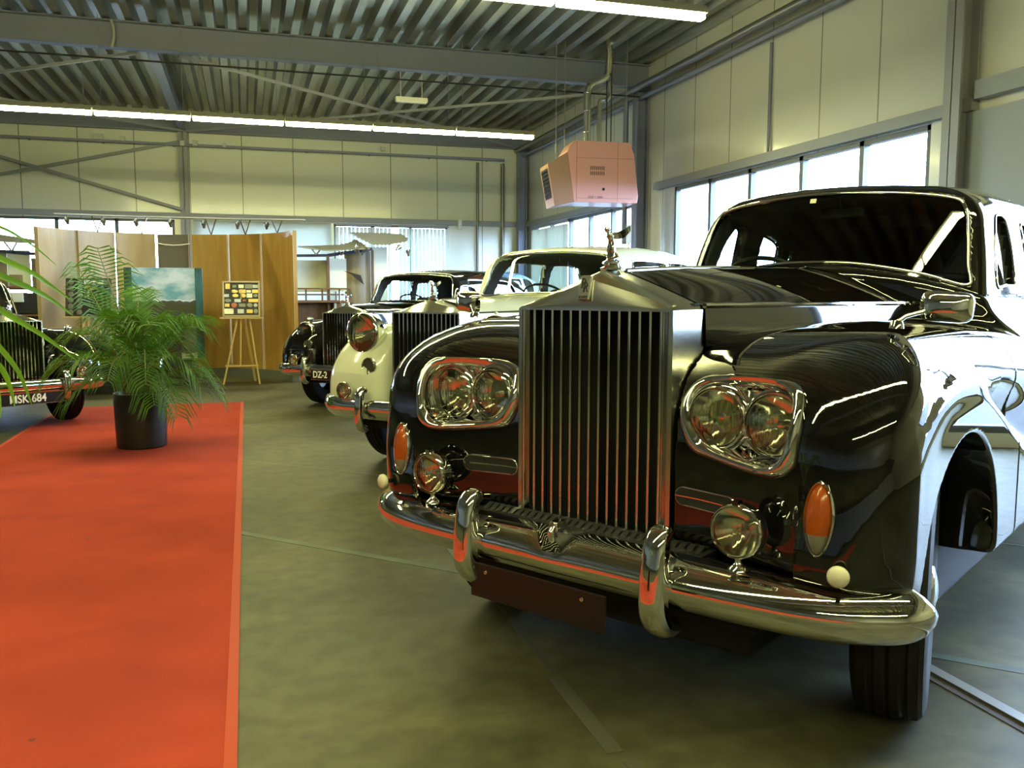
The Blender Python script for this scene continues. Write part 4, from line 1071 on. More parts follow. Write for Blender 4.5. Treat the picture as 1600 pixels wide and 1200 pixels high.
names_far = ['rightmost glowing batten of the far ceiling row', 'second glowing batten from the right in the far row', 'third glowing batten from the right in the far row', 'fourth glowing batten from the right in the far row', 'fifth glowing batten from the right in the far row', 'leftmost glowing batten in view of the far row']
xe = 4.80; w_ = 1.38
for i in range(6): batten(xe-w_*(i+1), xe-w_*i, 14.6, 3.96, names_far[i], 'fluorescent battens in the far row')
batten(4.39-1.56, 4.39, 8.0, 4.0, 'glowing batten at the top right, nearest overhead light in view', 'fluorescent battens in the near row')
for i in range(1, 6): batten(4.39-1.56*(i+1), 4.39-1.56*i, 8.0, 4.0, 'batten of the near row above the top edge of the picture', 'fluorescent battens in the near row')
for i in range(6): batten(4.39-1.56*(i+1), 4.39-1.56*i, 1.4, 4.0, 'batten of the row overhead of the black limousine', 'fluorescent battens overhead')
for i in range(6): batten(4.39-1.56*(i+1), 4.39-1.56*i, -4.0, 4.0, 'batten of the row behind the camera', 'fluorescent battens behind the camera')

# --- vertical blinds and roller blind on the back windows
BL = mat('blind_fabric', (.80, .82, .76), .8); N, L, b = nodes(BL)
b.inputs['Subsurface Weight'].default_value = 0
tr = N.new('ShaderNodeBsdfTranslucent'); tr.inputs[0].default_value = (.85, .88, .80, 1); ms_ = N.new('ShaderNodeMixShader'); ms_.inputs[0].default_value = .45
L.new(b.outputs[0], ms_.inputs[1]); L.new(tr.outputs[0], ms_.inputs[2]); L.new(ms_.outputs[0], N['Material Output'].inputs[0])
def vblind(axis, pos, a, b_, z0, z1, lab, n):
    t = thing('vertical_blind', lab, 'blind', ((a+b_)/2, pos, z0) if axis == 'y' else (pos, (a+b_)/2, z0)); l = b_-a
    mb = MB(); mb.box((0, 0, z1-z0-.03) , (l, .05, .05) if axis == 'y' else (.05, l, .05)); mb.build('head_rail', STL2, t)
    for i in range(n):
        u = -l/2+(i+.5)*l/n; mb = MB(); R = Matrix.Rotation(math.radians(24+random.uniform(-6, 6)), 3, 'Z')
        mb.box((u, 0, (z1-z0)/2-.04) if axis == 'y' else (0, u, (z1-z0)/2-.04), (l/n*1.02, .004, z1-z0-.1) if axis == 'y' else (.004, l/n*1.02, z1-z0-.1), R); mb.build('slat', BL, t)
    return t
vblind('y', YB-.12, 2.14, 3.52, .9, 2.99, 'bright vertical blind behind the wing canopy', 14)
vblind('y', YB-.12, 3.70, 4.98, .9, 2.99, 'bright vertical blind, the right one on the back wall', 13)
vblind('x', XW-.1, 18.9, 21.4, .95, 2.95, 'cream vertical blind on the right wall near the corner', 18)
mb = MB(); mb.box((.45, YB-.09, 1.96), (3.2, .012, 2.05)); mb.tube([(-1.12, YB-.1, 2.98), (2.03, YB-.1, 2.98)], .03, 10); tag(mb.build('roller_blind', BL), 'plain cream roller blind drawn over the back window', 'blind')
# --- outside ground
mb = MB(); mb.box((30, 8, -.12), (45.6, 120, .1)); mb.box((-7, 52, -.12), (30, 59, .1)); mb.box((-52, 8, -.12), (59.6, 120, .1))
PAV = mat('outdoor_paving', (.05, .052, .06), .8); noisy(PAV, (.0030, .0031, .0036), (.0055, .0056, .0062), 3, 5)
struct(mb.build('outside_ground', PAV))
HED = mat('hedge_leaves', (.03, .06, .02), .8); noisy(HED, (.015, .04, .01), (.08, .13, .05), 6, 6)

# --- red carpet
CARP = mat('red_carpet_pile', (.45, .035, .015), .95, spec=.1); _, cn, cr = noisy(CARP, (.33, .044, .028), (.43, .058, .036), 1.6, 10, dist=.4)
N, L, b = nodes(CARP); b.inputs['Sheen Weight'].default_value = 0.
n3 = N.new('ShaderNodeTexNoise'); n3.inputs['Scale'].default_value = 260; tc = N.new('ShaderNodeTexCoord'); L.new(tc.outputs['Object'], n3.inputs['Vector'])
bp = N.new('ShaderNodeBump'); bp.inputs['Strength'].default_value = .5; bp.inputs['Distance'].default_value = .004; L.new(n3.outputs['Fac'], bp.inputs['Height']); L.new(bp.outputs[0], b.inputs['Normal'])
c = thing('red_carpet', 'long red carpet runner along the left of the floor', 'carpet', (-1.03, 4, 0))
mb = MB(); mb.box((0, 0, .003), (1.90, 13.4, .006)); mb.build('pile', CARP, c)
mb = MB(); mb.box((.955, 0, .004), (.035, 13.4, .008)); mb.box((-.955, 0, .004), (.035, 13.4, .008)); mb.build('hemmed_edge', mat('carpet_hem', (.46, .06, .03), .8), c)
STN = mat('carpet_stain', (.16, .035, .02), .95)
mb = MB()
for i, (u, v, a, b_) in enumerate(((-1.55, 3.2, .05, .012), (-1.42, 3.12, .04, .008), (-1.28, 2.72, .02, .01), (-1.45, 2.62, .035, .012), (-1.12, 2.47, .03, .01), (-1.06, 2.02, .01, .008), (-1.25, 1.98, .009, .008), (-.62, 2.68, .010, .006), (-.82, 4.9, .012, .007))):
    pts = [(u+1.03+a*math.cos(t)*(1+.2*math.sin(3*t)), v-4+b_*1.6*math.sin(t), .0064) for t in np.linspace(0, 2*PI, 15)[:-1]]; mb.add(pts, [tuple(range(14))])
mb.build('stain', STN, c)

# --- red unit heater with its flue
hx = 5.48
ht = thing('unit_heater', 'pinkish red box heater hung from the roof with chrome flue pipes', 'heater', (5.78, 14.05, 2.78), -.12)
HR = mat('heater_red', (.86, .42, .40), .38, coat=.3); HR2 = mat('heater_side', (.42, .22, .17), .4)
def prism(poly, y0, y1):
    mb = MB(); n = len(poly); V = [(p[0], y0, p[1]) for p in poly]+[(p[0], y1, p[1]) for p in poly]
    mb.add(V, [tuple(range(n)), tuple(range(2*n-1, n-1, -1))]+[(i, n+i, n+(i+1) % n, (i+1) % n) for i in range(n)]); return mb
bevel(prism([(-.52, .0), (.56, .0), (.58, .12), (.50, .80), (.42, .985), (-.50, 1.0), (-.64, .82)], -.35, .35).build('casing', HR, ht), .008)
mb = MB(); V = [(-.645, -.35, .80), (-.52, -.35, .0), (-.645, .35, .80), (-.52, .35, .0), (-.96, -.32, .62), (-.84, -.32, -.06), (-.96, .32, .62), (-.84, .32, -.06), (-.53, -.34, .99), (-.53, .34, .99)]
mb.add(V, [(4, 5, 7, 6), (0, 1, 5, 4), (2, 6, 7, 3), (1, 3, 7, 5), (0, 4, 6, 2), (0, 2, 9, 8)]); mb.build('outlet_hood', HR2, ht)
mb = MB(); nrm = Vector((-.98, 0, -.17)).normalized()
def onhood(a, b_): return Vector((-.96, 0, .62))*(1-b_)+Vector((-.84, 0, -.06))*b_+Vector((-.006, a, 0))
q = [onhood(-.24, .10), onhood(.24, .10), onhood(.24, .80), onhood(-.24, .80)]; mb.add(q, [(0, 1, 2, 3)]); gr = mb.build('outlet_grille', DARK, ht)
mb = MB()
for i in range(7): mb.bar(onhood(-.23, .16+.09*i)+Vector((-.006, 0, 0)), onhood(.23, .16+.09*i)+Vector((-.006, 0, 0)), .02, .004)
mb.build('louvre', DARKTRIM, gr)
mb = MB()
for zz in (.07, .72): mb.box((.0, -.352, zz), (.98, .004, .006))
for xx in (-.48, .22): mb.box((xx, -.352, .5), (.006, .004, .96))
mb.build('panel_seam', HR2, ht)
mb = MB()
for r_ in range(2):
    for i in range(8): mb.box((-.24+.032*i, -.353, .56-.085*r_), (.012, .006, .06))
mb.build('vent_slot', DARKTRIM, ht)
mb = MB(); mb.lathe([(.0005, -.36), (.022, -.36), (.024, -.35)], 16, axis='y', c=(-.02, 0, .22)); mb.build('knob', DARKTRIM, ht)
text_obj('serial_text', 'GGE 1 2000', .05, DARKTRIM, ht, Vector((-.16, -.353, .085)), Matrix.Rotation(PI/2, 4, 'X'))
FLU = mat('flue_steel', (.72, .72, .68), .14, 1.)
mb = MB(); p_ = catmull([(-.22, 0, 1.0), (-.22, 0, 1.5), (-.22, 0, 1.82), (-.17, 0, 1.96), (-.02, 0, 2.04), (.10, 0, 2.12), (.14, 0, 2.28), (.14, 0, 2.72)], 6); mb.tube([tuple(p) for p in p_], .062, 16)
for zz in (1.2, 1.55, 1.84): mb.lathe([(.064, zz-.015), (.068, zz), (.064, zz+.015)], 16, c=(-.22, 0, 0))
mb.build('flue_pipe', FLU, ht, True, 50)
mb = MB(); p_ = catmull([(.02, .1, 1.0), (.02, .1, 1.62), (.04, .1, 1.74), (.14, .1, 1.76), (.20, .1, 1.86), (.20, .1, 2.05)], 6); mb.tube([tuple(p) for p in p_], .04, 14); mb.build('flue_pipe', FLU, ht, True, 50)
mb = MB(); mb.tube([(.13, .05, 1.0), (.13, .05, 2.7)], .012, 8); mb.tube([(.19, -.02, 1.0), (.19, -.02, 2.7)], .010, 8); mb.build('gas_pipe', DARKTRIM, ht, True)
mb = MB()
for xx, yy, z0 in ((-.80, -.2, .72), (-.56, .2, .97), (.4, -.2, .98)): mb.tube([(xx, yy, z0), (xx, yy, 2.72)], .006, 6)
mb.build('hanger_rod', STL2, ht)
mb = MB(); mb.box((0, 0, 0), (.09, .05, .34)); mb.tube([(0, 0, .17), (0, 0, .28)], .015, 8); mb.tube([(0, 0, -.17), (0, 0, -1.2)], .018, 8); o = bevel(mb.build('isolator_switch', mat('white_box2', (.85, .86, .85), .4)), .006); o.location = (6.68, 14.8, 2.35); tag(o, 'white isolator box on a rod beside the dark column', 'switch box')
# ================================================================== exhibition stand with curved wooden back wall
def az(px): return CAM_YAW+math.atan((px-800)/CAM_F)
A_, B_, C_ = Vector((-2.67, 13.2)), Vector((-1.04, 14.35)), Vector((.66, 12.96))
def circ(a, b, c):
    d = 2*(a.x*(b.y-c.y)+b.x*(c.y-a.y)+c.x*(a.y-b.y))
    ux = (a.length_squared*(b.y-c.y)+b.length_squared*(c.y-a.y)+c.length_squared*(a.y-b.y))/d
    uy = (a.length_squared*(c.x-b.x)+b.length_squared*(a.x-c.x)+c.length_squared*(b.x-a.x))/d
    o = Vector((ux, uy)); return o, (a-o).length
CO, CR = circ(A_, B_, C_)
def on_arc(px, off=0.):
    t = az(px); d = Vector((math.sin(t), math.cos(t))); b = d.dot(CO); q = b*b-CO.length_squared+(CR-off)**2
    return d*(b+math.sqrt(max(q, 0)))
def woodmat(name, c1, c2, sx=6):
    m = mat(name, c1, .5, coat=.05); noisy(m, c1, c2, sx, 5, (1, 1, .12), dist=1.2); return m
WOOD = woodmat('beech_panel', (.42, .23, .05), (.52, .31, .08)); WOODE = mat('pale_wood_edge', (.56, .42, .22), .5)
WOOD_LIT = woodmat('beech_light_washed', (.47, .35, .21), (.53, .41, .27)); WOOD_HALFLIT = woodmat('beech_half_washed', (.44, .30, .12), (.50, .36, .17)); TAUPE = mat('taupe_board', (.16, .14, .10), .6)  # left panels: same beech, light wash from the left painted into the colour
stand = thing('exhibition_wall', 'curved wall of seven wooden panels behind the palm and easels', 'display wall', (CO.x, CO.y, 0))
bnd = [65, 127, 187, 250, 302, 361, 412, 462]
for i in range(7):
    a, b = on_arc(bnd[i]), on_arc(bnd[i+1]); ta, tb = math.atan2(a.y-CO.y, a.x-CO.x), math.atan2(b.y-CO.y, b.x-CO.x)
    g = .016/CR*(-1 if tb < ta else 1); ta += g; tb -= g
    K = 8; V = []; F = []; r0, r1 = (CR, CR+.045) if i != 3 else (CR+.06, CR+.09)
    zs = (.13, 2.16)
    for k in range(K+1):
        t = ta+(tb-ta)*k/K
        for r in (r0, r1):
            for z in zs: V.append((r*math.cos(t), r*math.sin(t), z))
    for k in range(K):
        p = k*4; q = p+4; F += [(p, q, q+1, p+1), (p+2, p+3, q+3, q+2), (p+1, q+1, q+3, p+3), (p, p+2, q+2, q)]
    F += [(0, 1, 3, 2), (K*4, K*4+2, K*4+3, K*4+1)]
    mb = MB(); mb.add(V, F); o = mb.build('wood_panel', TAUPE if i == 3 else (WOOD_LIT if i < 2 else WOOD_HALFLIT if i == 2 else WOOD), stand, True, 30)
    if i == 3: o['label'] = 'recessed taupe board'
    elif i < 2: o['label'] = 'beech panel with a light wash put into its colour'
    mb = MB()
    for t in (ta+.35*g, tb-.35*g):
        mb.bar((CR*math.cos(t), CR*math.sin(t), zs[0]), (CR*math.cos(t), CR*math.sin(t), zs[1]), .008, .02, (math.cos(t), math.sin(t), 0))
    mb.build('panel_edge', WOODE, o)
def arc_pts(px0, px1, n, off=0., z=0):
    r = []
    for k in range(n):
        p = on_arc(px0+(px1-px0)*k/(n-1), off)-CO; r.append(Vector((p.x, p.y, z)))
    return r
mb = MB(); P = arc_pts(66, 461, 24, -.02, .065); mb.sweep(P, [(-.05, -.065), (.05, -.065), (.05, .065), (-.05, .065)], [((p.normalized()), Vector((0, 0, 1))) for p in P]); mb.build('plinth', mat('grey_plinth', (.14, .15, .13), .5), stand, True, 30)
PO_ = arc_pts(250, 302, 5, -.0, 2.02); mb = MB(); mb.tube([tuple(p+Vector((0, -.02, -.03*math.sin(k*PI/4)))) for k, p in enumerate(PO_)], .008, 6); mb.build('white_cord', mat('white_cord', (.7, .7, .65), .5), stand)
# canopy rail with V struts and spotlights
def rail_at(px, z=2.38):
    dd = float(np.interp(px, [95, 190, 280, 380, 480], [12.5, 12.85, 13.1, 13.35, 13.5])); t = az(px); return Vector((math.sin(t), math.cos(t)))*dd/math.cos(t-CAM_YAW)
def rail_pts(n):
    r = []
    for k in range(n): p = rail_at(95+385*k/(n-1))-CO; r.append(Vector((p.x, p.y, 2.38)))
    return r
CAN = mat('canopy_grey', (.60, .60, .58), .4, .2); SPOT = mat('spot_metal', (.3, .3, .29), .3, .8)
cn_ = thing('canopy_rail', 'curved metal canopy rail above the wooden exhibition wall', 'canopy', (CO.x, CO.y, 0))
mb = MB(); P = rail_pts(30); n = len(P)
mb.sweep(P, [(-.07, .006), (0, .012), (.07, .006), (.07, -.006), (0, -.010), (-.07, -.006)], [(Vector((0, 1, 0)), Vector((0, 0, 1))) for p in P]); mb.build('canopy_plate', CAN, cn_, True, 30)
for px in (160, 228, 335, 388, 437):
    a = on_arc(px, .02)-CO; mb = MB()
    for d in (-9, 9):
        b = rail_at(px+d*.9)-CO; mb.tube([(a.x, a.y, 2.15), (b.x, b.y, 2.37)], .009, 8)
    mb.build('strut', CHROME, cn_, True)
def spotlight(P, aim, lab, grp, z=2.36, s=1.):
    t = thing('spotlight', lab, 'spotlight', (P.x, P.y, z), aim, grp); t.scale = (s,)*3
    mb = MB(); mb.tube([(0, 0, 0), (0, 0, -.07)], .008, 8); mb.build('spot_stem', SPOT, t, True)
    mb = MB(); R = Matrix.Rotation(math.radians(-50), 3, 'X'); mb.lathe([(.001, -.05), (.02, -.045), (.024, -.01), (.036, .03), (.038, .06), (.032, .058), (.012, .02), (.001, .02)], 18, M=R, c=(0, 0, -.09)); mb.build('spot_head', SPOT, t, True, 50)
    return t
sl_ = ['leftmost spotlight on the canopy rail', 'second spotlight from the left on the canopy rail', 'third spotlight from the left on the canopy rail', 'spotlight over the taupe board, middle of the rail', 'fourth spotlight from the right end of the rail', 'second spotlight from the right on the canopy rail', 'rightmost spotlight on the canopy rail, above the badge easel']
for px, lb in zip((114, 170, 220, 273, 324, 376, 421), sl_): spotlight(rail_at(px), PI, lb, 'spotlights on the canopy rail', 2.366)

# ------------------------------------------------------------------ the landscape picture
pic = thing('landscape_picture', 'large landscape print with clouded sky behind the palm', 'picture', (-1.075, 13.02, 0))
PIC = bpy.data.materials.new('landscape_print'); PIC.use_nodes = True; N, L, b = nodes(PIC); b.inputs['Roughness'].default_value = .25; b.inputs['Coat Weight'].default_value = .4
tc = N.new('ShaderNodeTexCoord'); sp = N.new('ShaderNodeSeparateXYZ'); L.new(tc.outputs['Object'], sp.inputs[0])
mp = N.new('ShaderNodeMapping'); mp.inputs['Scale'].default_value = (2.2, 1, 4.5); L.new(tc.outputs['Object'], mp.inputs[0])
cl = N.new('ShaderNodeTexNoise'); cl.inputs['Scale'].default_value = 1.3; cl.inputs['Detail'].default_value = 6; L.new(mp.outputs[0], cl.inputs[0])
cr_ = N.new('ShaderNodeValToRGB'); cr_.color_ramp.elements[0].position = .38; cr_.color_ramp.elements[0].color = (.16, .36, .40, 1); cr_.color_ramp.elements[1].position = .62; cr_.color_ramp.elements[1].color = (.62, .68, .66, 1); L.new(cl.outputs['Fac'], cr_.inputs[0])
nz = N.new('ShaderNodeTexNoise'); nz.inputs['Scale'].default_value = 9; L.new(tc.outputs['Object'], nz.inputs[0])
ad = N.new('ShaderNodeMath'); ad.operation = 'MULTIPLY_ADD'; ad.inputs[1].default_value = .09; L.new(nz.outputs['Fac'], ad.inputs[0]); L.new(sp.outputs[2], ad.inputs[2])
mr = N.new('ShaderNodeMapRange'); mr.inputs['From Min'].default_value = .40; mr.inputs['From Max'].default_value = 1.66; L.new(ad.outputs[0], mr.inputs[0])
gr_ = N.new('ShaderNodeValToRGB'); gr_.color_ramp.interpolation = 'LINEAR'
stops = [(0, (.50, .52, .44)), (.06, (.42, .44, .38)), (.075, (.05, .07, .06)), (.2, (.10, .12, .10)), (.3, (.07, .09, .07)), (.40, (.10, .12, .09)), (.42, (.36, .38, .34)), (.44, (.05, .06, .07)), (.50, (.04, .05, .06)), (.52, (.05, .055, .02)), (.61, (.055, .05, .02)), (.64, (.05, .07, .06)), (.655, (1, 1, 1)), (1, (1, 1, 1))]
gr_.color_ramp.elements[0].position = 0; gr_.color_ramp.elements[0].color = (*stops[0][1], 1); gr_.color_ramp.elements[1].position = 1; gr_.color_ramp.elements[1].color = (1, 1, 1, 1)
for p_, c_ in stops[1:-1]: q = gr_.color_ramp.elements.new(p_); q.color = (*c_, 1)
L.new(mr.outputs[0], gr_.inputs[0])
gt = N.new('ShaderNodeMath'); gt.operation = 'GREATER_THAN'; gt.inputs[1].default_value = .655; L.new(mr.outputs[0], gt.inputs[0])
mx = N.new('ShaderNodeMix'); mx.data_type = 'RGBA'; L.new(gt.outputs[0], mx.inputs['Factor']); L.new(gr_.outputs[0], mx.inputs[6]); L.new(cr_.outputs[0], mx.inputs[7]); L.new(mx.outputs[2], b.inputs['Base Color'])
mb = MB(); mb.box((0, 0, .99), (.81, .03, 1.26)); mb.build('print', PIC, pic)
mb = MB(); mb.box((-.455, 0, .99), (.10, .05, 1.26)); noisy_m = mat('teal_border', (.01, .06, .06), .3, coat=.4); noisy(noisy_m, (.004, .02, .015), (.02, .13, .14), 5, 4, (1, 1, .4)); bevel(mb.build('border', noisy_m, pic), .004); mb = MB(); mb.box((.455, 0, .99), (.10, .05, 1.26)); bevel(mb.build('border', noisy_m, pic), .004)
mb = MB(); mb.box((.10, .06, .30), (.20, .18, .60)); mb.box((.05, .02, .02), (.5, .35, .04)); mb.build('stand_foot', DARKTRIM, pic)

# ------------------------------------------------------------------ easels with framed badge boards
GOLD = mat('badge_gold', (.45, .33, .12), .3, .8); SILV = mat('badge_silver2', (.42, .42, .38), .3, .8); WCARD = mat('white_card', (.75, .76, .70), .5); REDB = mat('badge_copper', (.30, .10, .06), .35, .6); GREYB = mat('badge_grey', (.2, .2, .17), .4, .5)
EAS = mat('pine_easel', (.60, .42, .18), .5)
def easel(loc, rz, lab, lab2, w, h, zb, items, skew=0., frame=WOODE, legs=True):
    e = thing('easel', lab, 'easel', (*loc, 0), rz)
    for nm, a, b_ in (('leg', (-.06, .02, zb), (-.27, -.03, 0)), ('leg', (.10, .02, zb), (.22, -.03, 0)), ('leg', (.03, .05, zb), (.13, .42, 0))):
        mb = MB(); mb.bar(a, b_, .032, .022); bevel(mb.build(nm, EAS, e), .003)
    mb = MB(); mb.bar((0, .01, zb+h*.8), (-.035, .0, .27), .03, .02); mb.build('mast', EAS, e)
    mb = MB(); mb.bar((-.24, -.01, .26), (.205, -.01, .26), .035, .02, (0, 0, 1)); mb.build('crossbar', EAS, e)
    mb = MB(); mb.box((0, -.03, zb), (w+.08, .09, .022)); bevel(mb.build('tray', EAS, e), .003)
    f = thing('badge_board', lab2, 'display board', (0, 0, 0), rz)
    f.location = Vector((*loc, 0))+Matrix.Rotation(rz, 3, 'Z') @ Vector((0, -.050, zb+.014)); f.rotation_euler = (-math.radians(9), 0, rz)
    mb = MB()
    t = .022
    for c_, d_ in (((0, 0, t/2), (w, .05, t)), ((0, 0, h-t/2), (w, .05, t)), ((-w/2+t/2, 0, h/2), (t, .05, h)), ((w/2-t/2, 0, h/2), (t, .05, h))): mb.box(c_, d_)
    bevel(mb.build('frame', frame, f), .003)
    mb = MB(); mb.box((0, .01, h/2), (w-.03, .012, h-.03)); mb.build('backing', DARKTRIM, f)
    for (u, v, a, b2, kind, m_) in items:
        mb = MB()
        if kind == 'r': mb.box((0, 0, 0), (a, .008, b2))
        else: mb.lathe([(.0005, -.006), (.85, -.005), (1, -.002), (1, .004)], 18, axis='y', M=Matrix.Diagonal((a/2, 1, b2/2)))
        o = mb.build('badge', m_, f); o.location = (u*w, -.004, v*h)
    return e
IT = []; rr_ = random.Random(3)
rows_ = [(.86, [(-.36, .06, .075, 'r', GOLD), (-.18, .05, .035, 'r', GREYB), (0, .07, .05, 'r', SILV), (.2, .10, .06, 'r', GREYB), (.38, .07, .045, 'r', WCARD)]),
         (.72, [(-.18, .09, .055, 'c', GOLD), (.03, .09, .05, 'r', GOLD), (.2, .06, .035, 'r', SILV), (.37, .08, .05, 'r', GOLD)]),
         (.60, [(-.40, .07, .04, 'r', WCARD), (-.16, .09, .055, 'c', GOLD), (.06, .065, .065, 'c', GOLD), (.22, .075, .06, 'r', SILV), (.38, .07, .05, 'c', GREYB)]),
         (.46, [(-.36, .09, .055, 'c', GREYB), (-.10, .085, .045, 'r', WCARD), (.08, .05, .035, 'c', REDB), (.33, .14, .045, 'r', GOLD)]),
         (.33, [(-.38, .06, .045, 'r', GOLD), (-.20, .085, .075, 'c', REDB), (.02, .085, .045, 'r', GREYB), (.22, .08, .065, 'c', GREYB), (.38, .055, .05, 'c', WCARD)]),
         (.16, [(-.34, .13, .075, 'r', SILV), (-.02, .085, .06, 'r', WCARD), (.22, .08, .05, 'r', GOLD), (.38, .06, .07, 'c', GREYB)])]
for v, rw in rows_:
    for (u, a, b_, k, m_) in rw: IT.append((u, v, a, b_, k, m_))
easel((-.06, 12.86), -.08, 'pale pine tripod easel in front of the wooden panels', 'framed board of metal badges on the right easel', .50, .50, .93, IT)
IT2 = [(-.40+.2*(i % 2), .9-.16*(i//2), .07, .075, 'c', GREYB) for i in range(12)]+[(.03, .90, .15, .06, 'r', WCARD), (.26, .90, .09, .05, 'r', WCARD), (-.03, .76, .07, .05, 'r', GOLD), (.12, .76, .09, .05, 'r', SILV), (.4, .90, .06, .06, 'r', GREYB)]
easel((-1.99, 12.78), -.2, 'pine easel half hidden behind the potted palm', 'dark framed board with cards on the left easel', .56, .50, .955, IT2, frame=mat('dark_frame', (.05, .035, .02), .4))
sc_ = thing('glass_showcase', 'dark low glass showcase on the floor behind the palm', 'showcase', (-1.62, 12.2, 0), -.12)
mb = MB(); mb.box((0, 0, .06), (.85, .45, .12)); mb.build('base', DARKTRIM, sc_)
mb = MB(); mb.box((0, 0, .40), (.80, .40, .56)); mb.build('glass_body', mat('dark_case_glass', (.02, .03, .03), .08, coat=1.), sc_)
mb = MB(); mb.box((0, 0, .72), (.85, .45, .03)); mb.box((.41, -.21, .4), (.02, .02, .64)); mb.box((-.41, -.21, .4), (.02, .02, .64)); mb.build('metal_edge', STEEL, sc_)

# ------------------------------------------------------------------ second stands behind, left and right
TAN = woodmat('tan_board', (.17, .14, .085), (.24, .20, .13)); NAVY = mat('navy_rail', (.012, .02, .07), .4); BRW = woodmat('brown_shelf', (.10, .045, .018), (.16, .075, .03)); WPAN = mat('white_board', (.62, .66, .62), .5); CREAMB = mat('cream_board', (.40, .40, .30), .5)
s2 = thing('display_stand', 'open display stand with navy top rail left of the dark saloon roof', 'display stand', (1.7, 17.0, 0))
def curved(name, x0, x1, bow, y, z0, z1, m, par, t=.03):
    mb = MB(); V = []; F = []; K = 8
    for k in range(K+1):
        u = k/K; x = x0+(x1-x0)*u; yy = y+bow*(1-(2*u-1)**2)
        for d in (0, t):
            for z in (z0, z1): V.append((x, yy+d, z))
    for k in range(K): p = k*4; q = p+4; F += [(p, q, q+1, p+1), (p+2, p+3, q+3, q+2), (p+1, q+1, q+3, p+3), (p, p+2, q+2, q)]
    F += [(0, 1, 3, 2), (K*4, K*4+2, K*4+3, K*4+1)]; mb.add(V, F); return mb.build(name, m, par, True, 40)
curved('curved_board', -.86, -.22, .15, .1, 1.30, 1.90, CREAMB, s2)
mb = MB(); mb.box((-.20, 0, 1.0), (.05, .1, 1.95)); mb.box((.64, 0, 1.05), (.04, .1, 2.1)); mb.build('upright', BRW, s2)
mb = MB(); mb.box((-.02, .06, 1.62), (.34, .03, .62)); mb.build('white_panel', WPAN, s2)
curved('tan_panel', .12, .62, -.10, .1, .9, 2.08, TAN, s2)
mb = MB(); mb.box((.79, .05, 1.30), (.26, .03, 1.72)); mb.build('white_panel', WPAN, s2)
mb = MB(); mb.bar((-.90, 0, 1.97), (-.20, -.02, 1.985), .04, .05); mb.bar((-.20, -.02, 1.985), (.64, -.02, 2.12), .04, .06); mb.build('navy_rail', NAVY, s2)
mb = MB()
for z in (1.36, 1.25, 1.13): mb.box((-.38, -.1, z), (1.15, .12, .03))
for x in (-.92, -.62, -.32, .0, .19): mb.box((x, -.06, 1.24), (.03, .04, .26))
mb.box((-.36, -.0, 1.12), (1.2, .5, .03)); mb.box((-.36, .2, .55), (1.2, .04, 1.1)); mb.box((.0, 0, .55), (.04, .45, 1.1)); mb.build('shelf', BRW, s2)
mb = MB(); mb.box((.02, .0, 1.02), (.26, .3, .14)); mb.build('white_box', WPAN, s2)
mb = MB(); mb.add([(.08, -.03, 1.70), (.40, -.05, 1.62), (.46, -.05, 1.44), (.30, -.04, 1.56), (.20, -.03, 1.66), (.30, .0, 1.60)], [(0, 1, 5), (1, 2, 5), (2, 3, 5), (3, 4, 5), (4, 0, 5), (0, 4, 3, 2, 1)]); o = mb.build('propeller_model', DARKTRIM); o.location = (1.7, 16.96, .0); tag(o, 'small dark propeller-like blade fixed to the tan panel', 'model')
CAN2 = mat('canopy_wing_grey', (.20, .20, .19), .45)
c2 = thing('wing_canopy', 'grey wing shaped canopy with struts over the display stand', 'canopy', (1.7, 17.0, 0))
def plate(mb, top, bot, y0, y1, t=.02):
    V = []; n = len(top)
    for (a, b_) in zip(top, bot): V += [(a[0], y0, a[1]), (b_[0], y1, b_[1]), (a[0], y0, a[1]-t), (b_[0], y1, b_[1]-t)]
    F = []
    for i in range(n-1): p = i*4; q = p+4; F += [(p, p+1, q+1, q), (p+2, q+2, q+3, p+3), (p, q, q+2, p+2), (p+1, p+3, q+3, q+1)]
    F += [(0, 2, 3, 1), ((n-1)*4, (n-1)*4+1, (n-1)*4+3, (n-1)*4+2)]; mb.add(V, F)
mb = MB(); plate(mb, [(-.76, 2.15), (-.3, 2.17), (0, 2.19), (.2, 2.23), (.32, 2.30)], [(-.75, 2.14), (-.3, 2.07), (0, 2.08), (.3, 2.10), (.55, 2.12)], .0, -.35)
plate(mb, [(.20, 2.43), (.5, 2.43), (.9, 2.43), (1.2, 2.42), (1.33, 2.34)], [(.34, 2.33), (.5, 2.24), (.62, 2.20), (.9, 2.20), (1.25, 2.27)], .0, -.35)
mb.build('canopy_plate', CAN2, c2, True, 30)
for x in (-.42, .05, .42):
    mb = MB(); mb.tube([(x, -.1, 1.99), (x-.09, -.1, 2.13+.04*x)], .012, 6); mb.tube([(x, -.1, 1.99), (x+.10, -.1, 2.13+.04*x)], .012, 6); mb.build('strut', CHROME, c2, True)
for i, (x, z) in enumerate(((2.0, 2.30), (2.16, 2.30), (2.78, 2.34), (2.98, 2.25))):
    spotlight(Vector((x, 16.7)), PI+i, ['left spotlight of the pair at the step of the wing canopy', 'right spotlight of the pair at the step of the wing canopy', 'upper spotlight at the right tip of the wing canopy', 'lower spotlight at the right tip of the wing canopy'][i], 'spotlights under the wing canopy', z-.11, 1.2)
s3 = thing('display_stand', 'display stand with white board and brown shelf at the far left edge', 'display stand', (-3.6, 16.5, 0))
mb = MB(); mb.bar((-.9, 0, 2.01), (.5, 0, 1.90), .04, .05); mb.build('navy_rail', NAVY, s3)
mb = MB(); mb.box((-.02, .05, 1.65), (.34, .03, .66)); mb.build('white_panel', WPAN, s3)
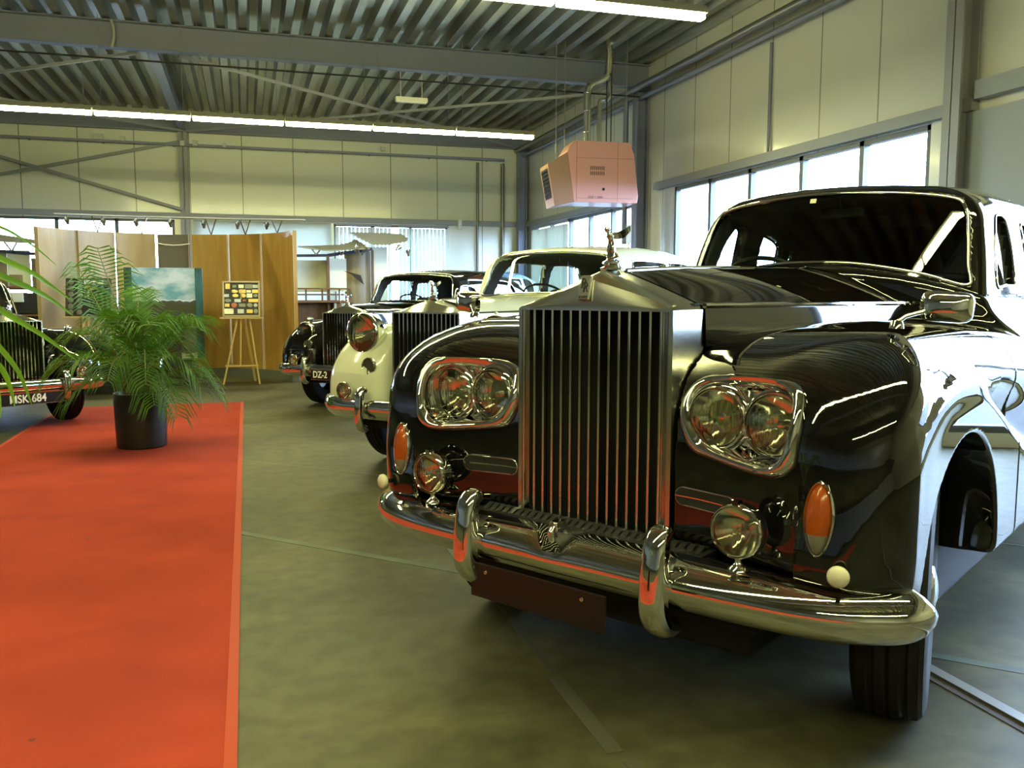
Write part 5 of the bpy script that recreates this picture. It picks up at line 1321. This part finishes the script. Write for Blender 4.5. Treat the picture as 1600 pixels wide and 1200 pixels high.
mb = MB(); mb.box((-.42, .05, 1.65), (.45, .03, .60)); mb.box((.32, .05, 1.3), (.30, .03, 1.1)); mb.box((-.05, -.05, 1.45), (.16, .2, .24)); mb.build('brown_panel', TAN, s3)
mb = MB(); mb.box((-.2, 0, 1.36), (1.4, .45, .03)); mb.box((-.2, 0, .9), (1.4, .45, .03)); mb.box((.47, 0, .95), (.04, .45, 1.9)); mb.box((-.2, .2, .6), (1.4, .03, 1.2)); mb.build('shelf', BRW, s3)
mb = MB(); mb.box((.1, -.05, 1.10), (.5, .3, .34)); mb.build('dark_case', DARKTRIM, s3); mb = MB(); mb.box((-.02, -.1, 1.20), (.2, .35, .16)); mb.build('white_box', WPAN, s3)
c3 = thing('wing_canopy', 'grey canopy edge at the far left above the navy rail', 'canopy', (-3.6, 16.5, 0))
mb = MB(); plate(mb, [(-1.2, 2.26), (-.3, 2.24), (.1, 2.18), (.5, 2.12)], [(-1.2, 2.16), (-.3, 2.12), (.1, 2.10), (.5, 2.09)], 0, -.3); mb.build('canopy_plate', CAN2, c3, True, 30)
for x in (-.08,): mb = MB(); mb.tube([(x, -.1, 1.95), (x-.14, -.1, 2.16)], .014, 6); mb.tube([(x, -.1, 1.95), (x+.10, -.1, 2.14)], .014, 6); mb.build('strut', CHROME, c3, True)

# ------------------------------------------------------------------ palms
def leafmat(name, c1, c2, tcol):
    m = mat(name, c1, .45); noisy(m, c1, c2, 5, 3); N, L, b = nodes(m)
    tr = N.new('ShaderNodeBsdfTranslucent'); tr.inputs[0].default_value = (*tcol, 1); s = N.new('ShaderNodeMixShader'); s.inputs[0].default_value = .3
    L.new(b.outputs[0], s.inputs[1]); L.new(tr.outputs[0], s.inputs[2]); L.new(s.outputs[0], N['Material Output'].inputs[0]); return m
LEAF = leafmat('palm_leaf', (.022, .085, .008), (.085, .21, .025), (.12, .27, .02))
LEAF2 = leafmat('palm_leaf_near', (.07, .20, .012), (.16, .34, .03), (.26, .50, .04))
STEM = mat('palm_stem', (.16, .20, .05), .5); TRUNK = mat('palm_cane', (.16, .10, .045), .7)
def leaflet(mb, a, b_, c_, w, up):
    """narrow folded blade along the bent line a-b-c"""
    a, b_, c_ = Vector(a), Vector(b_), Vector(c_); pts = [a, a.lerp(b_, .5)*.5+(a*.25+b_*.5+c_*.25)*.5 if False else a.lerp(b_, .55), b_, b_.lerp(c_, .55), c_]; ws = [.35, 1., .95, .6, .05]
    V = []; F = []
    for i, p in enumerate(pts):
        d = (pts[min(i+1, 4)]-pts[max(i-1, 0)]).normalized(); s_ = d.cross(up)
        if s_.length < 1e-4: s_ = d.orthogonal()
        s_.normalize(); n = s_.cross(d); q = w*ws[i]/2
        V += [p-s_*q+n*q*.5, p, p+s_*q+n*q*.5]
    for i in range(4): p = i*3; F += [(p, p+1, p+4, p+3), (p+1, p+2, p+5, p+4)]
    mb.add(V, F)
def frond(parent, base, d, length, lift, droop, rng, nl=30, lw=.016, ll=.30, start=.22, spread=0.):
    """arching rachis with two rows of leaflets"""
    d = Vector((d[0], d[1], 0)).normalized(); pts = []
    for i in range(17):
        t = i/16; h = length*(lift*t-droop*t*t*t*.9); r_ = length*(math.sqrt(max(1-lift*lift*.75, .05))*t)*(1-.10*t*t)
        pts.append(Vector(base)+d*r_+Vector((0, 0, h)))
    mb = MB(); mb.tube(pts, [.0075*(1-.8*i/16)+.0012 for i in range(17)], 6); st_ = mb.build('frond', STEM, parent, True)
    mb = MB(); side = d.cross(Vector((0, 0, 1)))
    for k in range(nl):
        t = start+(1-start)*(k+.5)/nl; f = t*16; i = min(int(f), 15); p = pts[i].lerp(pts[i+1], f-i); tan = (pts[i+1]-pts[i]).normalized()
        L_ = ll*(math.sin(PI*(.22+.66*(t-start)/(1-start)))**.7)*rng.uniform(.78, 1.12); up = side.cross(tan).normalized()
        for sg in (-1, 1):
            o = (side*sg*(.80+spread*.5)+tan*(.62-spread*.4)+up*.22*rng.uniform(.5, 1.3)).normalized(); m1 = p+o*L_*.55; tip = p+o*L_*.9+tan*L_*.12+Vector((0, 0, -L_*rng.uniform(.22, .55)))
            leaflet(mb, p, m1, tip, lw, up)
    mb.build('leaflets', LEAF, st_, True, 60)
rng = random.Random(11)
palm = thing('potted_palm', 'leafy green palm in a black pot standing on the red carpet', 'potted plant', (-.86, 7.80, .0065))
POT = mat('black_pot', (.010, .010, .009), .38)
mb = MB(); mb.lathe([(.001, 0), (.185, 0), (.195, .01), (.208, .44), (.206, .45), (.196, .45), (.192, .40), (.001, .40)], 48); mb.build('pot', POT, palm, True, 40)
mb = MB(); mb.lathe([(.001, .425), (.19, .42)], 32); mb.build('soil', mat('soil', (.03, .02, .012), .95), palm)
mb = MB()
for k in range(9):
    a = k*2.4; r_ = .03+.09*((k*37) % 10)/10; mb.tube([(r_*math.cos(a), r_*math.sin(a), .41), (r_*1.3*math.cos(a), r_*1.3*math.sin(a), .62), (r_*1.9*math.cos(a), r_*1.9*math.sin(a), .80)], [.016, .012, .008], 8)
mb.build('canes', TRUNK, palm, True)
FR = [(-.32, -.5, 1.36, 1.02, .10), (-.5, .3, 1.20, .96, .12), (.25, -.9, .95, .80, .62), (.75, -.35, 1.10, .92, .58), (1.0, .15, 1.05, .86, .72), (-1, .2, .95, .62, .65), (-.8, -.6, .95, .72, .80), (-.9, -.1, 1.0, .50, .72),
      (.1, -1, .85, .50, .80), (.6, -.8, .90, .55, .95), (-.35, -1, .85, .62, .95), (.9, -.5, .75, .35, .85), (-.6, .9, .9, .8, .6), (.5, .9, .9, .8, .6), (0, .5, 1.0, .93, .4), (.4, -.3, .9, .95, .35), (-.2, -.5, .85, .95, .4), (.9, .5, .9, .6, .9), (-1, -.4, .8, .35, .6), (.3, -1, .7, .25, .7), (-.1, -1, .95, .85, .7), (.95, -.1, .85, .5, .8)]
for i, (dx, dy, ln, lf, dr) in enumerate(FR):
    a = i*2.4; frond(palm, (.05*math.cos(a), .05*math.sin(a), .50+.1*(i % 3)), (dx, dy), ln*.86, lf, dr*(.72 if lf > .6 else .95), rng, nl=30, lw=.012, ll=.42 if i == 0 else .37 if i in (1, 2, 3, 4) else .30, spread=1. if i in (0, 1) else 0.)
# near palm just outside the left edge, leaflets reach into view
np_ = thing('potted_palm', 'near palm at the left edge with long leaflets hanging into view', 'potted plant', (-1.22, 1.75, .0065))
O_ = Vector((-1.22, 1.75, .012))
mb = MB(); mb.lathe([(.001, 0), (.17, 0), (.18, .01), (.20, .42), (.19, .43), (.18, .38), (.001, .38)], 40); mb.build('pot', POT, np_, True, 40)
def rach(pts, r=.007):
    mb = MB(); c_ = catmull([tuple(Vector(p)-O_) for p in pts], 6); mb.tube([tuple(p) for p in c_], [r*(1-.7*i/(len(c_)-1)) for i in range(len(c_))], 6); return mb.build('frond', STEM, np_, True)
R1 = rach([(-1.2, 1.75, .42), (-1.05, 1.85, 1.0), (-.82, 2.0, 1.38), (-.66, 2.04, 1.44), (-.54, 2.01, 1.39), (-.520, 1.95, 1.32), (-.512, 1.94, 1.25), (-.50, 1.92, 1.18), (-.485, 1.86, 1.13)])
R2 = rach([(-1.22, 1.77, .42), (-1.15, 2.0, 1.05), (-.95, 2.2, 1.42), (-.75, 2.3, 1.50), (-.615, 2.306, 1.454)])
LL = [((-.615, 2.306, 1.454), (-.546, 2.335, 1.435), (-.511, 2.374, 1.412), (-.484, 2.416, 1.387), (-.453, 2.455, 1.351)), ((-.54, 2.013, 1.39), (-.481, 2.044, 1.353), (-.434, 2.079, 1.326), (-.403, 2.119, 1.297), (-.367, 2.157, 1.262)),
      ((-.526, 1.951, 1.341), (-.468, 1.984, 1.316), (-.423, 2.02, 1.291), (-.393, 2.061, 1.268), (-.358, 2.099, 1.232)), ((-.515, 1.943, 1.292), (-.47, 1.977, 1.248), (-.401, 2.003, 1.195), (-.341, 2.031, 1.137)),
      ((-.52, 1.989, 1.223), (-.486, 2.026, 1.169), (-.462, 2.065, 1.112), (-.45, 2.106, 1.039)), ((-.506, 1.929, 1.187), (-.473, 1.966, 1.134), (-.469, 2.012, 1.091), (-.473, 2.061, 1.042)), ((-.481, 1.865, 1.154), (-.468, 1.908, 1.101), (-.475, 1.955, 1.032))]
for i, pts in enumerate(LL):
    w0 = (.007, .0125, .013, .013, .012, .012, .011)[i]
    c_ = catmull([tuple(Vector(p)-O_) for p in pts], 5); n = len(c_); V = []; F = []
    for k, p in enumerate(c_):
        d = Vector(c_[min(k+1, n-1)]-c_[max(k-1, 0)]).normalized(); s_ = d.cross(Vector((.25, -.95, .1))).normalized(); nn = s_.cross(d); t = k/(n-1); q = w0*min(1, .5+3*t)*(1-t**2.2)**.8/2+.0002; p = Vector(p)
        V += [p-s_*q+nn*q*.5, p, p+s_*q+nn*q*.5]
    for k in range(n-1): p = k*3; F += [(p, p+1, p+4, p+3), (p+1, p+2, p+5, p+4)]
    mesh_obj('leaflet', V, F, LEAF2, R2 if i == 0 else R1, True)
# the hidden side of the same fronds and a few more fronds of this plant
mb = MB()
for k in range(14):
    t = k/13; p = Vector((-1.05+.5*t, 1.85+.12*t, 1.0+.40*math.sin(PI*(.1+.45*t))))-O_
    leaflet(mb, p, p+Vector((-.12, -.02, .04)), p+Vector((-.28, -.05, -.10)), .013, Vector((0, 0, 1)))
mb.build('leaflets', LEAF, R1, True)
for i, (dx, dy, ln, lf, dr) in enumerate([(-1, .2, 1.1, .9, .5), (-1, -.6, 1., .8, .6), (-.2, -1, .95, .95, .5), (-.7, 1, 1.1, .9, .6)]): frond(np_, (0, 0, .42), (dx, dy), ln, lf, dr, rng, nl=26, lw=.014, ll=.30)
# ================================================================== light
w = bpy.data.worlds.new('world'); SC.world = w; w.use_nodes = True
bg = w.node_tree.nodes['Background']; bg.inputs[0].default_value = (.50, .70, 1.0, 1); bg.inputs[1].default_value = 46.0
SC.view_settings.view_transform = 'Standard'; SC.view_settings.look = 'None'; SC.view_settings.gamma = 1; SC.view_settings.exposure = 0.0
SC.view_settings.use_curve_mapping = False
SC.cycles.max_bounces = 10; SC.cycles.transparent_max_bounces = 16; SC.cycles.transmission_bounces = 8; SC.cycles.glossy_bounces = 6; SC.cycles.diffuse_bounces = 4
SC.cycles.sample_clamp_indirect = 6.0; SC.cycles.caustics_reflective = False; SC.cycles.caustics_refractive = False; SC.cycles.blur_glossy = .3
bpy.context.view_layer.update()
